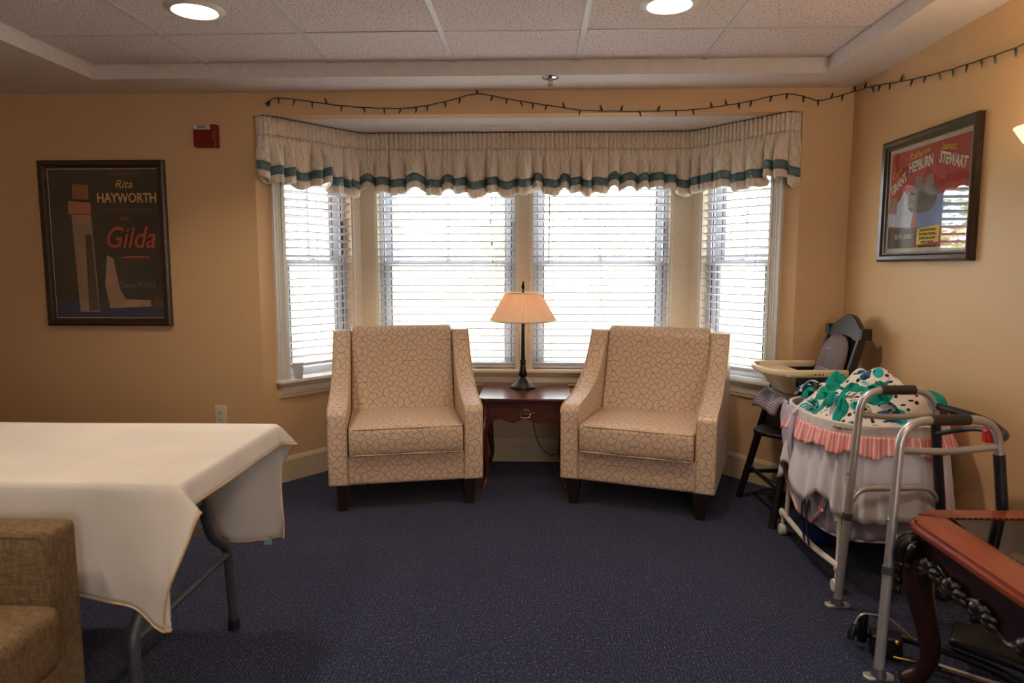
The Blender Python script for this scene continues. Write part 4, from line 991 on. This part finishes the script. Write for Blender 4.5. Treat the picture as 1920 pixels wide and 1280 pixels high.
# ------------------------------------------------------------------ wall things
def picture(name, loc_, rz, W, Hh, label, fw=.042, fd=.03):
    e = empty(name, loc_, rz, label=label, cat='picture')   # local: x right, z up, front towards -y
    w2, h2 = W/2, Hh/2
    prof = [(0, 0), (0, fd*.8), (fw*.25, fd), (fw*.6, fd*.85), (fw*.8, fd*.55), (fw, fd*.5), (fw, 0)]
    m = MB(); n = len(prof); cs = [(-1, -1), (1, -1), (1, 1), (-1, 1)]
    m.add([(sx*(w2-a), -d, sz*(h2-a)) for sx, sz in cs for a, d in prof], [(c*n+i, ((c+1) % 4)*n+i, ((c+1) % 4)*n+(i+1) % n, c*n+(i+1) % n) for c in range(4) for i in range(n)])
    m.build('frame', M_FRAMEWOOD, e, smooth=25)
    a, b = w2-fw+.003, h2-fw+.003
    MB().box(-a, a, -.006, -.001, -b, b).build('mat_board', plain('poster_border', (206, 196, 180), .8), e, smooth=0)
    MB().box(-a, a, -.0135, -.012, -b, b).build('glass', M_PICGLASS, e, smooth=0)
    return e, a, b
def flat(e, poly, mat, d=.0072, name='print_area'):
    return MB().prism(poly, -d, -d+.0008, 'y').build(name, mat, e, smooth=0)
PX = (R(90), 0, 0)
def blob(pts): q = smoothpath([(x, y, 0) for x, y in pts+pts[:3]], 5); return [(v.x, v.y) for v in q[5:5+5*len(pts)]]
p1, a, b = picture('framed_poster', (-2.362, YW-.001, 1.367), 0, .70, .90, 'dark framed film poster with gold and red lettering beside the fire alarm')
a -= .008; b -= .008
K = lambda n, c: plain(n, c, .7, var=.1, vscale=8)
flat(p1, [(-a, -b), (a, -b), (a, b), (-a, b)], K('poster_black', (34, 27, 22)))
flat(p1, [(-a, -b), (a, -b), (a, -b+.075), (-a, -b+.085)], K('poster_blue', (34, 50, 92)), .0078)
flat(p1, [(-.17, -b+.03), (-.06, -b+.03), (-.075, .16), (-.185, .16)], K('poster_tan', (176, 140, 104)), .0082)
flat(p1, [(-.12, -b+.035), (-.065, -b+.035), (-.08, .05), (-.115, .05)], K('poster_umber', (86, 60, 42)), .0086)
flat(p1, [(-.20, .165), (-.075, .165), (-.075, .225), (-.20, .235)], K('poster_peach', (200, 122, 80)), .0082)
flat(p1, [(-.175, .245), (-.085, .24), (-.08, .32), (-.17, .325)], K('poster_rust', (168, 92, 52)), .0082)
flat(p1, [(.0, -.06), (.035, -.08), (.06, -.24), (.09, -b+.1), (a-.07, -b+.095), (a-.07, -b+.06), (.0, -b+.05), (-.02, -.22)], K('poster_cream', (186, 148, 116)), .0082)
flat(p1, [(a-.065, -b+.06), (a-.05, -b+.12), (a, -b+.11), (a, -b+.045)], K('poster_umber', (86, 60, 42)), .0088)
GO = K('poster_gold', (238, 188, 120)); RE = K('poster_red', (196, 64, 42)); DB = K('poster_dim', (122, 88, 62)); TE = K('poster_grey', (104, 104, 92))
text('Rita', .062, GO, p1, (.115, -.0082, .322), PX, shear=.3)
text('HAYWORTH', .072, GO, p1, (.13, -.0082, .248), PX, sx=.80, bold=.0012)
text('LA VEDETTE ATOMIQUE', .032, DB, p1, (.13, -.0082, .183), PX, sx=.80)
text('dans', .028, RE, p1, (.11, -.0082, .14), PX, shear=.3)
text('Gilda', .165, RE, p1, (.13, -.0082, .03), PX, sx=.82, shear=.32, bold=.001)
flat(p1, [(.05, -.075), (.12, -.066), (.24, -.068), (.24, -.076), (.12, -.076)], RE, .0086, 'underline')
text('Glenn FORD', .046, TE, p1, (.16, -.0082, -.225), PX, sx=.85)
text('COLUMBIA FILMS', .022, DB, p1, (.12, -.0082, .378), PX)
text('CHARLES VIDOR', .018, TE, p1, (.2, -.0084, -.385), PX)

p2, a, b = picture('framed_poster', (XR-.001, 3.0, 1.54), R(-90), .70, .55, 'red framed film poster with white arched lettering above the bassinet')
a -= .022; b -= .022
RD = K('poster2_red', (176, 34, 30)); WH = K('poster2_white', (232, 224, 214)); YE = K('poster2_yellow', (232, 200, 70)); GY = K('poster2_grey', (84, 84, 90)); BLU = K('poster2_blue', (112, 142, 196)); PB = K('poster2_paleblue', (190, 204, 222)); BK = K('poster2_black', (40, 34, 36))
flat(p2, [(-a, -b), (a, -b), (a, b), (-a, b)], RD)
flat(p2, [(-a, -b), (-.05, -b), (-.05, -.13), (-a, -.12)], BK, .0077)
flat(p2, [(-.06, -.13), (a, -.14), (a, .0), (.0, .0), (-.06, -.05)], BLU, .0077)
flat(p2, [(-a, -.11), (-.10, -.13), (-.08, -.02), (-.17, .04), (-.2, .0), (-a, -.03)], PB, .008)
flat(p2, blob([(-.10, -.06), (.05, -.06), (.09, .02), (.03, .055), (-.08, .05), (-.13, .0)]), GY, .0083)
for cx in (-.055, .03): flat(p2, [(cx-.03, .04), (cx+.03, .04), (cx+.026, .09), (cx-.026, .09)], K('poster2_mauve', (150, 120, 116)), .0086)
flat(p2, [(-.30, -.05), (-.225, -.06), (-.22, .01), (-.28, .02)], K('poster2_mauve', (150, 120, 116)), .0083)
flat(p2, [(-.045, -b+.01), (.12, -b+.02), (.12, -.125), (-.045, -.135)], YE, .0086)
for k, s in enumerate(('JOHN HOWARD', 'ROLAND YOUNG', 'JOHN HALLIDAY', 'MARY NASH', 'VIRGINIA WEIDLER')): text(s, .016, BK, p2, (.037, -.0092, -.143-.017*k), PX)
def arctext(word, cx, cz, ang, size, mat, sx=1.0, **kw): text(word, size, mat, p2, (cx, -.0092, cz), (R(90), R(-ang), 0), sx=sx, **kw)
arctext('GRANT', -.215, .072, 27, .056, WH, .72, bold=.002); arctext('HEPBURN', -.045, .138, 5, .062, WH, .68, bold=.002); arctext('STEWART', .185, .122, -15, .062, WH, .68, bold=.002)
arctext('Cary', -.235, .122, 25, .042, YE, shear=.25); arctext('Katharine', -.055, .185, 5, .040, YE, shear=.25); arctext('James', .15, .182, -8, .044, YE, shear=.25)
text('RUTH HUSSEY', .030, WH, p2, (-.15, -.0092, -.165), PX, sx=.8)

al = empty('fire_alarm', (-1.768, YW, 1.941), label='dark red fire alarm strobe box on the wall above the framed poster', cat='alarm')
MB().frustum(0, 0, 0, .045, .064, .061, .060, .057).build('housing', M_ALARM, al, smooth=0, bevel=.004, rot=(R(90), 0, 0))
MB().rbox((-.008, -.05, .042), (.045, .008, .014), .005).build('strobe_lens', M_LENSCL, al, weld=True)
MB().box(-.03, .014, -.060, -.057, .034, .05).build('strobe_tube', plain('strobe_core', (150, 140, 130), .2), al, smooth=0)
text('FIRE', .022, plain('alarm_text', (176, 96, 90), .5), al, (.051, -.0455, .0), (R(90), R(-90), 0))
ou = empty('wall_outlet', (-1.767, YW, .41), label='ivory duplex wall outlet above the white-clothed table', cat='outlet')
MB().box(-.034, .034, -.006, 0, -.057, .057).build('cover_plate', M_OUTLET, ou, bevel=.003)
for z in (-.02, .02):
    r = MB().prism([(.017*math.cos(k*.3927), z+.0145*math.sin(k*.3927)) for k in range(16)], -.009, -.005, 'y').build('receptacle', M_OUTLET, ou, bevel=.001)
    MB().box(-.0075, -.005, -.0095, -.0088, z-.003, z+.007).box(.005, .0075, -.0095, -.0088, z-.002, z+.006).box(-.002, .002, -.0095, -.0088, z-.010, z-.006).build('slots', M_SLOT, r, smooth=0)
MB().ball((0, -.006, 0), .003, 8, (1, .5, 1)).build('screw', M_OUTLET, ou)
sk = empty('sprinkler_head', (.072, 3.49, ZS), label='chrome sprinkler head under the soffit above the valance', cat='sprinkler')
MB().lathe([(.0, 0), (.042, 0), (.040, -.004), (.026, -.009), (.018, -.010), (0, -.010)], n=24).build('escutcheon', M_CHROME, sk)
MB().lathe([(.009, -.008), (.009, -.018), (.006, -.02), (.004, -.034), (0, -.034)], n=12).build('body', M_CHROME, sk)
MB().tube(smoothpath([(-.008, 0, -.016), (-.012, 0, -.026), (-.003, 0, -.038)], 4), .002, 6).tube(smoothpath([(.008, 0, -.016), (.012, 0, -.026), (.003, 0, -.038)], 4), .002, 6).build('yoke', M_CHROME, sk)
MB().lathe([(0, -.037), (.015, -.037), (.015, -.039), (0, -.039)], n=16).build('deflector', M_CHROME, sk)

# string lights
sg = empty('string_lights', (0, YW, 2.1), label='dark green mini string lights strung over the bay and along the wall', cat='string lights')
wp = [(-1.424, 2.119), (-1.40, 2.135), (-1.36, 2.138), (-1.26, 2.128), (-1.032, 2.096), (-.804, 2.081), (-.633, 2.085), (-.45, 2.12), (-.307, 2.151), (-.15, 2.125), (-.012, 2.102), (.13, 2.08), (.268, 2.062), (.547, 2.056), (.825, 2.062), (1.0, 2.083), (1.1, 2.099), (1.29, 2.137), (1.38, 2.128), (1.471, 2.104), (1.55, 2.118), (1.635, 2.142)]
w3 = [(x, -.011, z-2.1) for x, z in wp]+[(XR-.011, y-YW, z-2.1) for y, z in [(3.66, 2.138), (3.52, 2.122), (3.25, 2.074), (2.95, 2.03), (2.68, 2.004), (2.46, 1.99), (2.2, 2.0), (1.9, 2.03)]]
wpts = smoothpath(w3, 6)
tw = [Vector(p)+Vector((0, .0 if i % 2 else .002, .0012*math.sin(i*2.1))) for i, p in enumerate(wpts)]
MB().tube(tw, .0026, 5).build('wire', M_GREENWIRE, sg)
MB().tube([tw[0]+Vector((.004, 0, .004)), tw[0]+Vector((-.012, -.004, -.018))], [.006, .012], 8).build('plug', M_GREENWIRE, sg)
bme = MB().lathe([(.0, 0), (.0042, 0), (.0046, .012), (.0038, .02), (.0018, .03), (0, .033)], n=8).mesh('bulb', M_BULBG)
acc = 0; nxt = .06
for i in range(1, len(tw)):
    seg = (tw[i]-tw[i-1]).length; acc += seg
    if acc >= nxt:
        nxt = acc+rnd.uniform(.055, .085); up = rnd.random() < .35
        share('bulb', bme, sg, tw[i], (0 if up else math.pi, rnd.uniform(-.35, .35), 0))

# plastic cup on the sill
cd = Vector((A_L[0], A_L[1]))+Vector((math.cos(aL), math.sin(aL)))*.205-Vector((-math.sin(aL), math.cos(aL)))*.031
cp = empty('plastic_cup', (cd.x, cd.y, WZ0), label='frosted plastic cup standing on the window sill', cat='cup')
MB().lathe([(0, .002), (.024, .002), (.033, .088), (.034, .09), (.032, .088), (.0225, .004), (0, .004)], n=24, cap=False).build('cup_wall', M_PLASTICCUP, cp)
MB().lathe([(0, .0045), (.0222, .0045), (.0228, .010), (0, .010)], n=20).build('drink_residue', plain('pink_drink', (232, 130, 120), .3), cp)

# downlights (the same fixture repeats over the tray) and wall sconce
def downlight(x, y, lab='round white downlight in the ceiling beyond the sconces and posters'):
    e = empty('downlight', (x, y, ZT), label=lab, cat='ceiling light', group='recessed downlights in the ceiling')
    MB().lathe([(.078, -.001), (.086, -.012), (.105, -.008), (.112, -.001)], n=40, cap=False).build('trim_ring', M_WHITE, e)
    MB().lathe([(0, -.006), (.079, -.006), (.079, -.001), (0, -.001)], n=40).build('lens', M_LENS, e)
    l = bpy.data.lights.new('downlight_glow', 'AREA'); l.shape = 'DISK'; l.size = .15; l.energy = DOWNLIGHT_W; l.spread = R(120); l.color = (1, .84, .66)
    lo = bpy.data.objects.new('downlight_glow', l); COL.objects.link(lo); lo.parent = e; lo.location = (0, 0, -.014)
for y in (2.742, .915, -.915):
    for x in (-1.329, .508):
        if y > 2: downlight(x, y, 'round white downlight in the ceiling tile nearest the gold-lettered poster' if x < 0 else 'round white downlight in the ceiling tile nearest the sprinkler head')
        else: downlight(x, y)
def sconce(y, label):
    sc = empty('wall_sconce', (XR, y, 1.62), R(-90), label=label, cat='wall lamp', group='alabaster wall sconces')
    MB().lathe([(.0, -.045), (.05, -.04), (.10, -.012), (.125, .028), (.119, .028), (.095, -.006), (.05, -.032), (0, -.037)], n=32, cap=False).build('bowl', M_ALAB, sc, loc=(0, -.135, 0))
    MB().box(-.03, .03, -.012, 0, -.07, .03).tube([(0, -.01, -.05), (0, -.07, -.07), (0, -.135, -.047)], .007, 8).build('bracket', M_BRASSD, sc, bevel=.003)
    l = bpy.data.lights.new('sconce_glow', 'POINT'); l.energy = SCONCE_W; l.color = (1, .76, .5); l.shadow_soft_size = .04
    lo = bpy.data.objects.new('sconce_glow', l); COL.objects.link(lo); lo.parent = sc; lo.location = (0, -.135, .05)
sconce(2.07, 'lit alabaster bowl wall sconce beside the red poster'); sconce(-.4, 'added unseen alabaster bowl sconce for fill light, farthest from the red poster')  # second sconce is added out of view to brighten the room
